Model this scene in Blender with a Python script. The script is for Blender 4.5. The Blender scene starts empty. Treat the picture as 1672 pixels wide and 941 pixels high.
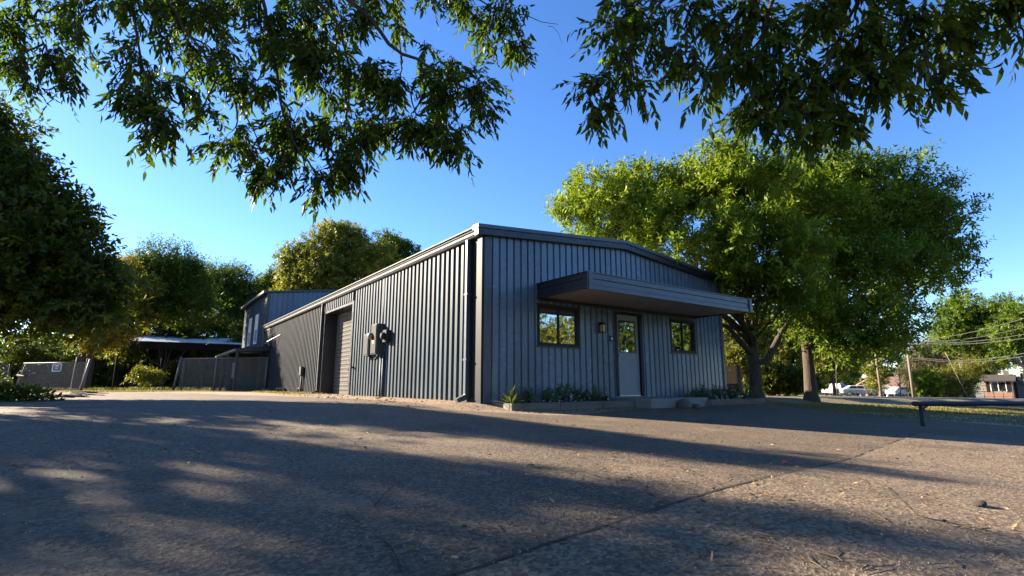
import bpy, math, random
import numpy as np
from mathutils import Vector, Matrix

rng = np.random.default_rng(7)
random.seed(7)
SC = bpy.context.scene
COL = SC.collection
PI = math.pi

# ------------------------------------------------------------------ layout numbers
EYE = 0.36
TILT = math.radians(10.66)
FPX = 840.0
CT, ST = math.cos(TILT), math.sin(TILT)
CX, CY = -0.65, 11.4                       # front left corner of the warehouse
TH = math.radians(35.6)
FX, FY = math.cos(TH), math.sin(TH)        # along the front wall
SUN_EL = math.radians(23.5)
SUN_H = (-0.924, 0.383)
LH = np.array([0.924, -0.383])


def ray(u, v):
    x = (u - 836.0) / FPX
    y = (470.5 - v) / FPX
    return np.array([x, CT - y * ST, ST + y * CT])


def W(u, v, Y):
    """the point seen along a direction of view at forward distance Y"""
    r = ray(u, v)
    t = Y / r[1]
    return np.array([r[0] * t, Y, r[2] * t + EYE])


def sp(x, k):
    x = np.asarray(x, float) / k
    return np.logaddexp(0.0, x) * k


def sstep(x, a, b):
    t = np.clip((np.asarray(x, float) - a) / (b - a), 0, 1)
    return t * t * (3 - 2 * t)


def GZ(x, y):
    """height of the terrain"""
    rx, ry = np.asarray(x, float) - CX, np.asarray(y, float) - CY
    a = rx * FX + ry * FY
    q = rx * FY - ry * FX
    z = -0.13 * sstep(q, -0.2, 0.9) * sstep(a, -3.0, 1.0) - 0.055 * sp(np.minimum(q, 14), 0.8)
    z = z - 0.0175 * sp(np.minimum(a, 100) - 8.5, 2.0)
    return z


def gp(u, v, zoff=0.0):
    """where a direction of view meets the terrain"""
    r = ray(u, v)
    t = 0.5
    while t < 400:
        p = r * t
        if p[2] + EYE < float(GZ(p[0], p[1])) + zoff:
            break
        t *= 1.004
    return np.array([p[0], p[1], float(GZ(p[0], p[1]))])


def B(x, y):
    """warehouse plan coordinates to the world"""
    return np.array([CX + x * FX - y * FY, CY + x * FY + y * FX])


# ------------------------------------------------------------------ mesh helpers
class MB:
    def __init__(self):
        self.v, self.f = [], []

    def poly(self, pts, faces):
        o = len(self.v)
        self.v += [tuple(map(float, p)) for p in pts]
        self.f += [tuple(i + o for i in f) for f in faces]
        return self

    def quad(self, a, b, c, d):
        return self.poly([a, b, c, d], [(0, 1, 2, 3)])

    def box(self, lo, hi):
        x0, y0, z0 = lo
        x1, y1, z1 = hi
        p = [(x0, y0, z0), (x1, y0, z0), (x1, y1, z0), (x0, y1, z0), (x0, y0, z1), (x1, y0, z1), (x1, y1, z1), (x0, y1, z1)]
        return self.poly(p, [(0, 3, 2, 1), (4, 5, 6, 7), (0, 1, 5, 4), (1, 2, 6, 5), (2, 3, 7, 6), (3, 0, 4, 7)])

    def hexa(self, p):
        return self.poly(p, [(0, 3, 2, 1), (4, 5, 6, 7), (0, 1, 5, 4), (1, 2, 6, 5), (2, 3, 7, 6), (3, 0, 4, 7)])

    def beam(self, a, b, w, h, up=(0, 0, 1)):
        a, b = Vector(a), Vector(b)
        d = (b - a).normalized()
        s = d.cross(Vector(up))
        if s.length < 1e-4:
            s = d.cross(Vector((1, 0, 0)))
        s.normalize()
        t = s.cross(d)
        s, t = s * w / 2, t * h / 2
        return self.hexa([a - s - t, a + s - t, b + s - t, b - s - t, a - s + t, a + s + t, b + s + t, b - s + t])

    def tube(self, path, radii, n=8, cap=True):
        path = [Vector(p) for p in path]
        if not hasattr(radii, '__len__'):
            radii = [radii] * len(path)
        o = len(self.v)
        ref = Vector((0.31, 0.95, 0.1))
        for i, p in enumerate(path):
            d = (path[min(i + 1, len(path) - 1)] - path[max(i - 1, 0)])
            d = d.normalized() if d.length > 1e-9 else Vector((0, 0, 1))
            s = d.cross(ref)
            if s.length < 0.05:
                s = d.cross(Vector((1, 0, 0)))
            s.normalize()
            t = d.cross(s)
            for k in range(n):
                a = 2 * PI * k / n
                q = p + (s * math.cos(a) + t * math.sin(a)) * radii[i]
                self.v.append(tuple(q))
        for i in range(len(path) - 1):
            for k in range(n):
                a, b = o + i * n + k, o + i * n + (k + 1) % n
                self.f.append((a, a + n, b + n, b))
        if cap:
            self.f.append(tuple(o + k for k in range(n)))
            e = o + (len(path) - 1) * n
            self.f.append(tuple(e + n - 1 - k for k in range(n)))
        return self

    def prism(self, outline, d0, d1, axis='y'):
        """outline of (a, b) pairs pushed between d0 and d1 along an axis"""
        n = len(outline)
        def P(a, b, d):
            return {'y': (a, d, b), 'x': (d, a, b), 'z': (a, b, d)}[axis]
        pts = [P(a, b, d0) for a, b in outline] + [P(a, b, d1) for a, b in outline]
        fs = [tuple(range(n)), tuple(range(2 * n - 1, n - 1, -1))]
        fs += [(i, i + n, (i + 1) % n + n, (i + 1) % n) for i in range(n)]
        return self.poly(pts, fs)

    def lathe(self, c, prof, n=16, axis='z'):
        o = len(self.v)
        for r, h in prof:
            for k in range(n):
                a = 2 * PI * k / n
                x, y = r * math.cos(a), r * math.sin(a)
                q = {'z': (x, y, h), 'y': (x, h, y), 'x': (h, x, y)}[axis]
                self.v.append((c[0] + q[0], c[1] + q[1], c[2] + q[2]))
        for i in range(len(prof) - 1):
            for k in range(n):
                a, b = o + i * n + k, o + i * n + (k + 1) % n
                self.f.append((a, b, b + n, a + n))
        self.f.append(tuple(o + n - 1 - k for k in range(n)))
        e = o + (len(prof) - 1) * n
        self.f.append(tuple(e + k for k in range(n)))
        return self

    def build(self, name, mat, parent=None, smooth=False, bevel=0.0, fix=True):
        me = bpy.data.meshes.new(name)
        me.from_pydata(self.v, [], self.f)
        if fix:
            import bmesh
            bm = bmesh.new()
            bm.from_mesh(me)
            bmesh.ops.recalc_face_normals(bm, faces=bm.faces)
            bm.to_mesh(me)
            bm.free()
        if smooth:
            me.polygons.foreach_set('use_smooth', [True] * len(me.polygons))
        o = bpy.data.objects.new(name, me)
        COL.objects.link(o)
        if mat:
            me.materials.append(mat)
        if parent:
            o.parent = parent
        if bevel:
            m = o.modifiers.new('bevel', 'BEVEL')
            m.width = bevel
            m.segments = 2
            m.limit_method = 'ANGLE'
        return o


def tag(o, label=None, cat=None, group=None, kind=None):
    if label: o['label'] = label
    if cat: o['category'] = cat
    if group: o['group'] = group
    if kind: o['kind'] = kind
    return o


def empty(name, loc, label, cat, group=None, rz=0.0):
    o = bpy.data.objects.new(name, None)
    o.empty_display_size = 0.2
    COL.objects.link(o)
    o.location = [float(c) for c in loc]
    o.rotation_euler = (0, 0, rz)
    return tag(o, label, cat, group)


def copy_thing(root, loc, rz, label):
    r = root.copy()
    COL.objects.link(r)
    r.location = [float(c) for c in loc]
    r.rotation_euler = (0, 0, rz)
    r['label'] = label
    for ch in list(root.children):
        c = ch.copy()
        COL.objects.link(c)
        c.parent = r
        for g in list(ch.children):
            d = g.copy()
            COL.objects.link(d)
            d.parent = c
    return r


def np_mesh(name, verts, polys_per, template, mat, parent=None, tint=None, smooth=False):
    """verts (N, k, 3) laid out by one face template per item"""
    N, k = verts.shape[:2]
    me = bpy.data.meshes.new(name)
    me.vertices.add(N * k)
    me.vertices.foreach_set('co', verts.reshape(-1).astype(np.float32))
    sizes = np.array([len(t) for t in template])
    flat = np.concatenate([np.array(t) for t in template])
    loops = (flat[None, :] + (np.arange(N) * k)[:, None]).reshape(-1)
    me.loops.add(len(loops))
    me.loops.foreach_set('vertex_index', loops.astype(np.int32))
    tot = np.tile(sizes, N)
    start = np.concatenate([[0], np.cumsum(tot)[:-1]])
    me.polygons.add(len(tot))
    me.polygons.foreach_set('loop_start', start.astype(np.int32))
    me.polygons.foreach_set('loop_total', tot.astype(np.int32))
    if smooth:
        me.polygons.foreach_set('use_smooth', np.ones(len(tot), bool))
    if tint is not None:
        at = me.attributes.new('tint', 'FLOAT', 'FACE')
        at.data.foreach_set('value', np.repeat(tint, len(template)).astype(np.float32))
    me.update(calc_edges=True)
    me.materials.append(mat)
    o = bpy.data.objects.new(name, me)
    COL.objects.link(o)
    if parent:
        o.parent = parent
    return o


def nrm(a):
    return a / np.maximum(np.linalg.norm(a, axis=-1, keepdims=True), 1e-9)


# ------------------------------------------------------------------ materials
def new_mat(name):
    m = bpy.data.materials.new(name)
    m.use_nodes = True
    nt = m.node_tree
    return m, nt, nt.nodes['Principled BSDF']


def rgba(c):
    return (c[0], c[1], c[2], 1.0)


def noise(nt, scale, detail=4.0, rough=0.6, vec=None):
    n = nt.nodes.new('ShaderNodeTexNoise')
    n.inputs['Scale'].default_value = scale
    n.inputs['Detail'].default_value = detail
    n.inputs['Roughness'].default_value = rough
    if vec: nt.links.new(vec, n.inputs['Vector'])
    return n.outputs['Fac']


def ramp(nt, fac, stops):
    r = nt.nodes.new('ShaderNodeValToRGB')
    e = r.color_ramp.elements
    while len(e) < len(stops): e.new(0.5)
    for i, (p, c) in enumerate(stops):
        e[i].position = p
        e[i].color = rgba(c) if hasattr(c, '__len__') else (c, c, c, 1)
    nt.links.new(fac, r.inputs[0])
    return r.outputs[0]


def mix(nt, fac, a, b, mode='MIX'):
    m = nt.nodes.new('ShaderNodeMix')
    m.data_type = 'RGBA'
    m.blend_type = mode
    for val, sock in ((fac, m.inputs[0]), (a, m.inputs[6]), (b, m.inputs[7])):
        if isinstance(val, (int, float)): sock.default_value = val
        elif isinstance(val, tuple): sock.default_value = rgba(val)
        else: nt.links.new(val, sock)
    return m.outputs[2]


def coords(nt, scale=(1, 1, 1), kind='Object'):
    tc = nt.nodes.new('ShaderNodeTexCoord')
    mp = nt.nodes.new('ShaderNodeMapping')
    mp.inputs['Scale'].default_value = scale
    nt.links.new(tc.outputs[kind], mp.inputs['Vector'])
    return mp.outputs['Vector']


def bump(nt, h, strength, dist, bsdf, prev=None):
    b = nt.nodes.new('ShaderNodeBump')
    b.inputs['Strength'].default_value = strength
    b.inputs['Distance'].default_value = dist
    nt.links.new(h, b.inputs['Height'])
    if prev: nt.links.new(prev, b.inputs['Normal'])
    nt.links.new(b.outputs['Normal'], bsdf.inputs['Normal'])
    return b.outputs['Normal']


def pbr(name, c1, c2=None, scale=3.0, rough=0.6, metal=0.0, bstr=0.0, bdist=0.01, stretch=(1, 1, 1), spec=0.5, rvar=0.0, bscale=None):
    m, nt, b = new_mat(name)
    c2 = c2 or tuple(x * 0.8 for x in c1)
    v = coords(nt, stretch)
    n1 = noise(nt, scale, 6, 0.62, v)
    nt.links.new(ramp(nt, n1, [(0.3, c1), (0.72, c2)]), b.inputs['Base Color'])
    b.inputs['Roughness'].default_value = rough
    b.inputs['Metallic'].default_value = metal
    b.inputs['Specular IOR Level'].default_value = spec
    if rvar:
        n2 = noise(nt, scale * 2.3, 4, 0.6, v)
        nt.links.new(ramp(nt, n2, [(0.25, max(rough - rvar, 0.03)), (0.8, min(rough + rvar, 1.0))]), b.inputs['Roughness'])
    if bstr:
        bump(nt, noise(nt, bscale or scale * 6, 5, 0.65, v), bstr, bdist, b)
    return m


def leaf_mat(name, cols, trans=0.4, rough=0.45, tcol=None, spec=0.35):
    """two-sided leaf: reflects, and lets light through"""
    m, nt, b = new_mat(name)
    at = nt.nodes.new('ShaderNodeAttribute')
    at.attribute_name = 'tint'
    st = [(i / max(len(cols) - 1, 1), c) for i, c in enumerate(cols)]
    col = ramp(nt, at.outputs['Fac'], st)
    nt.links.new(col, b.inputs['Base Color'])
    b.inputs['Roughness'].default_value = rough
    b.inputs['Specular IOR Level'].default_value = spec
    tr = nt.nodes.new('ShaderNodeBsdfTranslucent')
    tint = mix(nt, 1.0, col, tcol or (1.0, 1.0, 0.45), 'MULTIPLY')
    nt.links.new(tint, tr.inputs['Color'])
    ms = nt.nodes.new('ShaderNodeMixShader')
    ms.inputs[0].default_value = trans
    nt.links.new(b.outputs[0], ms.inputs[1])
    nt.links.new(tr.outputs[0], ms.inputs[2])
    nt.links.new(ms.outputs[0], nt.nodes['Material Output'].inputs['Surface'])
    return m


def asphalt_mat(name, light, dark, stain, sc=1.0, bstr=1.0, chip=0.68):
    m, nt, b = new_mat(name)
    v = coords(nt)
    big = noise(nt, 0.22, 5, 0.6, v)
    mid = noise(nt, 1.7, 6, 0.7, v)
    fine = noise(nt, 46 * sc, 5, 0.75, v)
    vor = nt.nodes.new('ShaderNodeTexVoronoi')
    vor.inputs['Scale'].default_value = 50 * sc
    nt.links.new(v, vor.inputs['Vector'])
    vor2 = nt.nodes.new('ShaderNodeTexVoronoi')
    vor2.inputs['Scale'].default_value = 135 * sc
    nt.links.new(v, vor2.inputs['Vector'])
    base = ramp(nt, fine, [(0.3, dark), (0.72, light)])
    base = mix(nt, ramp(nt, big, [(0.35, 0.0), (0.7, 0.55)]), base, stain)
    base = mix(nt, ramp(nt, mid, [(0.42, 0.0), (0.66, 0.35)]), base, tuple(x * 0.75 for x in dark))
    st = ramp(nt, vor.outputs['Color'], [(0.35, 0.45), (0.8, 1.75)])
    base = mix(nt, chip, base, st, 'MULTIPLY')
    if bstr > 0.85:
        oil = ramp(nt, noise(nt, 0.62, 4, 0.45, coords(nt, (1.0, 1.6, 1.0))), [(0.60, 0.0), (0.66, 0.42)])
        base = mix(nt, oil, base, (0.035, 0.029, 0.024))
        dust = ramp(nt, noise(nt, 0.9, 5, 0.7, coords(nt, (0.8, 1.3, 1.0))), [(0.55, 0.0), (0.72, 0.4)])
        base = mix(nt, dust, base, (0.26, 0.19, 0.125))
    nt.links.new(base, b.inputs['Base Color'])
    b.inputs['Roughness'].default_value = 0.82
    b.inputs['Specular IOR Level'].default_value = 0.35
    h1 = bump(nt, vor.outputs['Distance'], bstr * 0.6, 0.008 / sc, b)
    h2 = bump(nt, vor2.outputs['Distance'], bstr * 0.4, 0.004 / sc, b, h1)
    h3 = bump(nt, fine, bstr * 0.7, 0.012 / sc, b, h2)
    bump(nt, mid, 0.35, 0.05, b, h3)
    return m


def siding_mat(name, c1, c2, rough=0.36, ax='X', spec=0.5, bs=0.14):
    m, nt, b = new_mat(name)
    v = coords(nt, (1, 1, 0.12))
    v2 = coords(nt, (1, 1, 1))
    streak = noise(nt, 5.5, 5, 0.6, v)
    blot = noise(nt, 0.9, 5, 0.65, v2)
    col = ramp(nt, streak, [(0.3, c1), (0.75, c2)])
    col = mix(nt, ramp(nt, blot, [(0.45, 0.0), (0.8, 0.3)]), col, tuple(x * 1.5 for x in c2))
    dn = noise(nt, 6.0, 6, 0.75, v2)
    sx = nt.nodes.new('ShaderNodeSeparateXYZ')
    nt.links.new(v2, sx.inputs[0])
    mr = nt.nodes.new('ShaderNodeMapRange')
    mr.inputs['From Min'].default_value = 0.0
    mr.inputs['From Max'].default_value = 0.75
    mr.inputs['To Min'].default_value = 0.75
    mr.inputs['To Max'].default_value = 0.0
    nt.links.new(sx.outputs['Z'], mr.inputs['Value'])
    mm = nt.nodes.new('ShaderNodeMath')
    mm.operation = 'MULTIPLY'
    nt.links.new(mr.outputs[0], mm.inputs[0])
    nt.links.new(ramp(nt, dn, [(0.38, 0.0), (0.75, 0.45)]), mm.inputs[1])
    col = mix(nt, mm.outputs[0], col, (0.16, 0.135, 0.11))       # splashed mud along the foot of the wall
    # sheets from different batches: each panel a little lighter or darker
    dv = nt.nodes.new('ShaderNodeMath'); dv.operation = 'DIVIDE'; dv.inputs[1].default_value = 0.82
    nt.links.new(sx.outputs[ax], dv.inputs[0])
    fl = nt.nodes.new('ShaderNodeMath'); fl.operation = 'FLOOR'
    nt.links.new(dv.outputs[0], fl.inputs[0])
    wn = nt.nodes.new('ShaderNodeTexWhiteNoise'); wn.noise_dimensions = '1D'
    nt.links.new(fl.outputs[0], wn.inputs['W'])
    col = mix(nt, 1.0, col, ramp(nt, wn.outputs['Value'], [(0.0, 0.82), (1.0, 1.16)]), 'MULTIPLY')
    sc_ = noise(nt, 3.2, 6, 0.8, coords(nt, (2.5, 2.5, 0.5)))
    col = mix(nt, ramp(nt, sc_, [(0.71, 0.0), (0.80, 0.10)]), col, (0.10, 0.10, 0.105))   # scuffed, chalky patches
    nt.links.new(col, b.inputs['Base Color'])
    nt.links.new(ramp(nt, blot, [(0.3, rough - 0.02), (0.8, rough + 0.05)]), b.inputs['Roughness'])
    b.inputs['Specular IOR Level'].default_value = spec
    bump(nt, noise(nt, 1.3, 2, 0.4, v2), bs, 0.03, b)
    return m


def glass_mat(name):
    m, nt, b = new_mat(name)
    gl = nt.nodes.new('ShaderNodeBsdfGlossy')
    gl.inputs['Color'].default_value = (0.62, 0.66, 0.64, 1)
    gl.inputs['Roughness'].default_value = 0.012
    b.inputs['Base Color'].default_value = (0.012, 0.013, 0.014, 1)
    b.inputs['Roughness'].default_value = 0.1
    v = coords(nt)
    bp = nt.nodes.new('ShaderNodeBump')
    bp.inputs['Strength'].default_value = 0.06
    bp.inputs['Distance'].default_value = 0.03
    nt.links.new(noise(nt, 2.2, 2, 0.5, v), bp.inputs['Height'])
    nt.links.new(bp.outputs[0], gl.inputs['Normal'])
    ms = nt.nodes.new('ShaderNodeMixShader')
    ms.inputs[0].default_value = 0.62
    nt.links.new(b.outputs[0], ms.inputs[1])
    nt.links.new(gl.outputs[0], ms.inputs[2])
    nt.links.new(ms.outputs[0], nt.nodes['Material Output'].inputs['Surface'])
    return m


M = {}
M['siding'] = siding_mat('slate blue painted siding', (0.074, 0.118, 0.166), (0.092, 0.140, 0.19), 0.26)
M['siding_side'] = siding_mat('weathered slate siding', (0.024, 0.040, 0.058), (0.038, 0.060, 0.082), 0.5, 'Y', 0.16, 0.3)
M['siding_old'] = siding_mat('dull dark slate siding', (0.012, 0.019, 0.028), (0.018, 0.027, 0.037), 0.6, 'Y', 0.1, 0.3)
M['siding_blue'] = siding_mat('blue siding', (0.034, 0.070, 0.115), (0.044, 0.085, 0.135), 0.35)
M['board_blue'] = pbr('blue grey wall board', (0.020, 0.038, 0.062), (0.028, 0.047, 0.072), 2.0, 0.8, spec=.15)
M['trim_dark'] = pbr('dark painted trim', (0.010, 0.013, 0.017), (0.017, 0.020, 0.025), 3.0, 0.4, rvar=0.1)
M['trim_black'] = pbr('near black recess trim', (0.008, 0.010, 0.013), (0.012, 0.014, 0.017), 3.0, 0.55, spec=.2)
M['trim_blue'] = pbr('slate painted trim', (0.038, 0.052, 0.07), (0.055, 0.072, 0.092), 3.0, 0.36, rvar=0.05)
M['gutter'] = pbr('weathered pale gutter', (0.155, 0.157, 0.155), (0.095, 0.10, 0.102), 3.0, 0.6, rvar=0.1, spec=.2)
M['roof_metal'] = pbr('galvanised roof sheet', (0.35, 0.36, 0.37), (0.25, 0.26, 0.28), 1.5, 0.45, 0.3)
M['soffit'] = pbr('soffit panel', (0.34, 0.28, 0.23), (0.26, 0.22, 0.19), 2.5, 0.55)
M['frame'] = pbr('black window frame', (0.008, 0.009, 0.010), (0.013, 0.014, 0.016), 4.0, 0.5, spec=.25)
M['glass'] = glass_mat('tinted window glass')
M['door_paint'] = pbr('grey door paint', (0.16, 0.18, 0.20), (0.19, 0.205, 0.22), 2.0, 0.5, stretch=(1, 1, 0.3))
M['steel'] = pbr('brushed steel', (0.55, 0.55, 0.53), (0.45, 0.45, 0.44), 8.0, 0.3, 0.9)
M['roller'] = pbr('grey roller door paint', (0.125, 0.121, 0.114), (0.095, 0.092, 0.088), 2.5, 0.8, stretch=(1, 1, 2), spec=.08)
M['box_grey'] = pbr('grey meter enclosure', (0.050, 0.056, 0.061), (0.04, 0.045, 0.049), 4.0, 0.65, spec=.15)
M['box_dark'] = pbr('dark grey enclosure', (0.018, 0.022, 0.027), (0.014, 0.018, 0.022), 4.0, 0.65, spec=.15)
M['cream'] = pbr('cream plastic', (0.26, 0.22, 0.13), (0.21, 0.18, 0.11), 6.0, 0.5)
M['white'] = pbr('white paint', (0.72, 0.72, 0.70), (0.62, 0.62, 0.60), 3.0, 0.5)
M['amber'] = pbr('amber lantern glass', (0.45, 0.30, 0.12), (0.35, 0.22, 0.08), 6.0, 0.15)
M['concrete'] = pbr('old concrete', (0.21, 0.195, 0.175), (0.14, 0.13, 0.118), 3.0, 0.85, bstr=0.5, bdist=0.01)
M['timber_edge'] = pbr('weathered edging timber', (0.15, 0.125, 0.10), (0.08, 0.066, 0.054), 3.0, 0.85, stretch=(0.4, 3, 3), bstr=0.5, bdist=0.01)
M['stone'] = pbr('brown stone', (0.14, 0.115, 0.09), (0.065, 0.055, 0.046), 5.0, 0.8, bstr=0.8, bdist=0.02)
M['soil'] = pbr('dark planting soil', (0.045, 0.034, 0.025), (0.022, 0.017, 0.013), 12.0, 0.95, bstr=1.0, bdist=0.03)
M['rail'] = pbr('navy pipe paint', (0.008, 0.012, 0.024), (0.014, 0.018, 0.030), 5.0, 0.5, rvar=0.12, spec=0.3)
M['bark'] = pbr('brown furrowed bark', (0.085, 0.062, 0.044), (0.03, 0.022, 0.017), 5.0, 0.9, stretch=(2.2, 2.2, 0.35), bstr=1.0, bdist=0.04, bscale=9)
M['bark_dark'] = pbr('dark bark', (0.05, 0.04, 0.032), (0.022, 0.018, 0.015), 6.0, 0.9, stretch=(2, 2, 0.4), bstr=1.0, bdist=0.02, bscale=14)
M['bark_pale'] = pbr('pale bark', (0.26, 0.22, 0.17), (0.14, 0.115, 0.09), 4.0, 0.85, stretch=(2, 2, 0.4), bstr=0.8, bdist=0.03)
M['pole_wood'] = pbr('weathered pole wood', (0.20, 0.15, 0.105), (0.12, 0.09, 0.065), 4.0, 0.85, stretch=(4, 4, 0.3), bstr=0.4)
M['fence_wood'] = pbr('cedar fence boards', (0.30, 0.215, 0.145), (0.20, 0.14, 0.09), 3.0, 0.8, stretch=(4, 4, 0.4), bstr=0.4)
M['wire'] = pbr('galvanised chain link wire', (0.16, 0.16, 0.155), (0.12, 0.12, 0.115), 9.0, 0.5, 0.3)
M['post_grey'] = pbr('galvanised post', (0.14, 0.13, 0.115), (0.10, 0.092, 0.082), 6.0, 0.6, 0.2)
M['rust_bar'] = pbr('dark iron bar', (0.03, 0.027, 0.026), (0.02, 0.018, 0.018), 6.0, 0.6)
M['sign_blue'] = pbr('faded blue sign', (0.07, 0.10, 0.15), (0.09, 0.12, 0.17), 6.0, 0.5)
M['carport_roof'] = pbr('pale carport sheet', (0.78, 0.80, 0.83), (0.66, 0.69, 0.74), 2.0, 0.5, 0.0)
M['carport_dark'] = pbr('dark carport steel and shade', (0.008, 0.008, 0.009), (0.012, 0.012, 0.013), 3.0, 0.8, spec=.1)
M['cable'] = pbr('black cable', (0.03, 0.03, 0.03), (0.04, 0.04, 0.04), 5.0, 0.6)
M['salmon'] = pbr('salmon stucco', (0.30, 0.155, 0.095), (0.26, 0.135, 0.085), 2.0, 0.85)
M['salmon_roof'] = pbr('terracotta shingles', (0.34, 0.19, 0.13), (0.27, 0.155, 0.11), 3.0, 0.85)
M['shingle'] = pbr('grey brown shingles', (0.075, 0.065, 0.056), (0.05, 0.044, 0.039), 4.0, 0.95, spec=.1)
M['grey_wall'] = pbr('grey lap wall', (0.11, 0.11, 0.105), (0.085, 0.085, 0.082), 2.0, 0.9, spec=.1)
M['car_white'] = pbr('white car paint', (0.46, 0.46, 0.47), (0.42, 0.42, 0.43), 1.0, 0.25)
M['car_pink'] = pbr('faded red car paint', (0.42, 0.22, 0.2), (0.36, 0.2, 0.18), 1.0, 0.35)
M['car_grey'] = pbr('silver car paint', (0.42, 0.43, 0.44), (0.38, 0.39, 0.40), 1.0, 0.28)
M['car_glass'] = pbr('car glass', (0.015, 0.017, 0.02), (0.02, 0.022, 0.026), 2.0, 0.08)
M['rubber'] = pbr('tyre rubber', (0.02, 0.02, 0.02), (0.03, 0.03, 0.03), 6.0, 0.85)

M['asphalt'] = asphalt_mat('worn asphalt', (0.178, 0.132, 0.084), (0.064, 0.049, 0.034), (0.096, 0.073, 0.050))
M['apron'] = asphalt_mat('tan worn paving', (0.235, 0.174, 0.112), (0.098, 0.074, 0.049), (0.146, 0.110, 0.073), 0.9)
M['street'] = asphalt_mat('grey street asphalt', (0.085, 0.085, 0.088), (0.055, 0.055, 0.058), (0.07, 0.07, 0.072), 0.5, 0.3)
M['gravel'] = asphalt_mat('pale gravel', (0.42, 0.36, 0.28), (0.24, 0.20, 0.15), (0.34, 0.29, 0.22), 0.5, 0.8)
M['dirt'] = asphalt_mat('tan dirt', (0.33, 0.235, 0.15), (0.17, 0.12, 0.08), (0.26, 0.185, 0.12), 0.45, 0.8, 0.3)


def ground_mat():
    m, nt, b = new_mat('thin dry lawn over soil')
    v = coords(nt)
    n1 = noise(nt, 0.35, 6, 0.65, v)
    n2 = noise(nt, 6.0, 6, 0.75, v)
    c = ramp(nt, n1, [(0.36, (0.085, 0.085, 0.032)), (0.50, (0.17, 0.14, 0.07)), (0.66, (0.25, 0.19, 0.115))])
    c = mix(nt, ramp(nt, n2, [(0.35, 0.0), (0.75, 0.65)]), c, (0.065, 0.055, 0.032))
    nt.links.new(c, b.inputs['Base Color'])
    b.inputs['Roughness'].default_value = 0.95
    bump(nt, n2, 0.9, 0.05, b)
    return m


M['ground'] = ground_mat()
M['leaf_near'] = leaf_mat('pecan leaflets', [(0.020, 0.036, 0.008), (0.060, 0.092, 0.011), (0.15, 0.19, 0.016)], 0.55, 0.5, (0.82, 1.0, 0.35), 0.2)
M['leaf_bright'] = leaf_mat('spring green leaves', [(0.085, 0.135, 0.014), (0.16, 0.225, 0.020), (0.27, 0.33, 0.036)], 0.5, 0.5, (1.0, 1.0, 0.4), 0.25)
M['leaf_mid'] = leaf_mat('mid green leaves', [(0.036, 0.066, 0.010), (0.066, 0.108, 0.014), (0.115, 0.155, 0.020)], 0.45, 0.5, (1.0, 1.0, 0.4), 0.25)
M['leaf_green'] = leaf_mat('fresh green leaves', [(0.060, 0.110, 0.014), (0.110, 0.175, 0.021), (0.19, 0.25, 0.030)], 0.5, 0.5, (1.0, 1.0, 0.4), 0.25)
M['leaf_dark'] = leaf_mat('dark green leaves', [(0.026, 0.046, 0.008), (0.060, 0.085, 0.010), (0.17, 0.18, 0.016)], 0.5, 0.5, (1.0, 1.0, 0.35), 0.25)
M['leaf_autumn'] = leaf_mat('yellowing leaves', [(0.085, 0.105, 0.014), (0.20, 0.175, 0.022), (0.32, 0.25, 0.045)], 0.45, 0.5, (1.0, 0.95, 0.5), 0.25)
M['leaf_olive'] = leaf_mat('olive yellow leaves', [(0.085, 0.110, 0.020), (0.165, 0.180, 0.030), (0.27, 0.265, 0.050)], 0.45, 0.5, (1.0, 1.0, 0.45), 0.25)
M['leaf_grey'] = leaf_mat('grey olive leaves', [(0.065, 0.070, 0.032), (0.105, 0.105, 0.055), (0.15, 0.14, 0.08)], 0.35, 0.55, (1, 1, 0.6), 0.25)
M['leaf_red'] = leaf_mat('reddish leaves', [(0.09, 0.045, 0.035), (0.15, 0.07, 0.05), (0.18, 0.10, 0.06)], 0.35, 0.55, (1, 0.8, 0.6), 0.25)
M['leaf_bed'] = leaf_mat('blue green bed leaves', [(0.05, 0.10, 0.05), (0.085, 0.15, 0.075), (0.13, 0.20, 0.09)], 0.25, 0.45, (1, 1, 0.6), 0.35)
M['leaf_yucca'] = leaf_mat('yucca blades', [(0.07, 0.105, 0.03), (0.12, 0.155, 0.05), (0.20, 0.21, 0.08)], 0.25, 0.45, (1, 1, 0.5), 0.35)
M['petal'] = leaf_mat('white petals', [(0.70, 0.70, 0.62), (0.8, 0.8, 0.76)], 0.3, 0.6, (1, 1, 0.9), 0.2)
M['grass'] = leaf_mat('lawn grass blades', [(0.075, 0.095, 0.022), (0.17, 0.155, 0.045), (0.30, 0.23, 0.11)], 0.35, 0.55, (1, 1, 0.5), 0.2)
M['dead_leaf'] = leaf_mat('dry fallen leaves', [(0.06, 0.04, 0.024), (0.22, 0.14, 0.07), (0.42, 0.29, 0.15)], 0.15, 0.7, (1, 0.9, 0.6), 0.2)
M['twig'] = pbr('dry twigs', (0.16, 0.115, 0.075), (0.09, 0.065, 0.045), 8.0, 0.9)
M['pebble'] = pbr('loose pebbles', (0.34, 0.29, 0.23), (0.14, 0.12, 0.10), 9.0, 0.85)
M['red_rag'] = pbr('red wrapper', (0.45, 0.06, 0.03), (0.35, 0.05, 0.03), 9.0, 0.6)

# ------------------------------------------------------------------ the ground
def axis_pts(n, near, far):
    t = np.linspace(-1, 1, n)
    return near * t * n / 2 + np.sign(t) * np.abs(t) ** 6 * far


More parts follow.
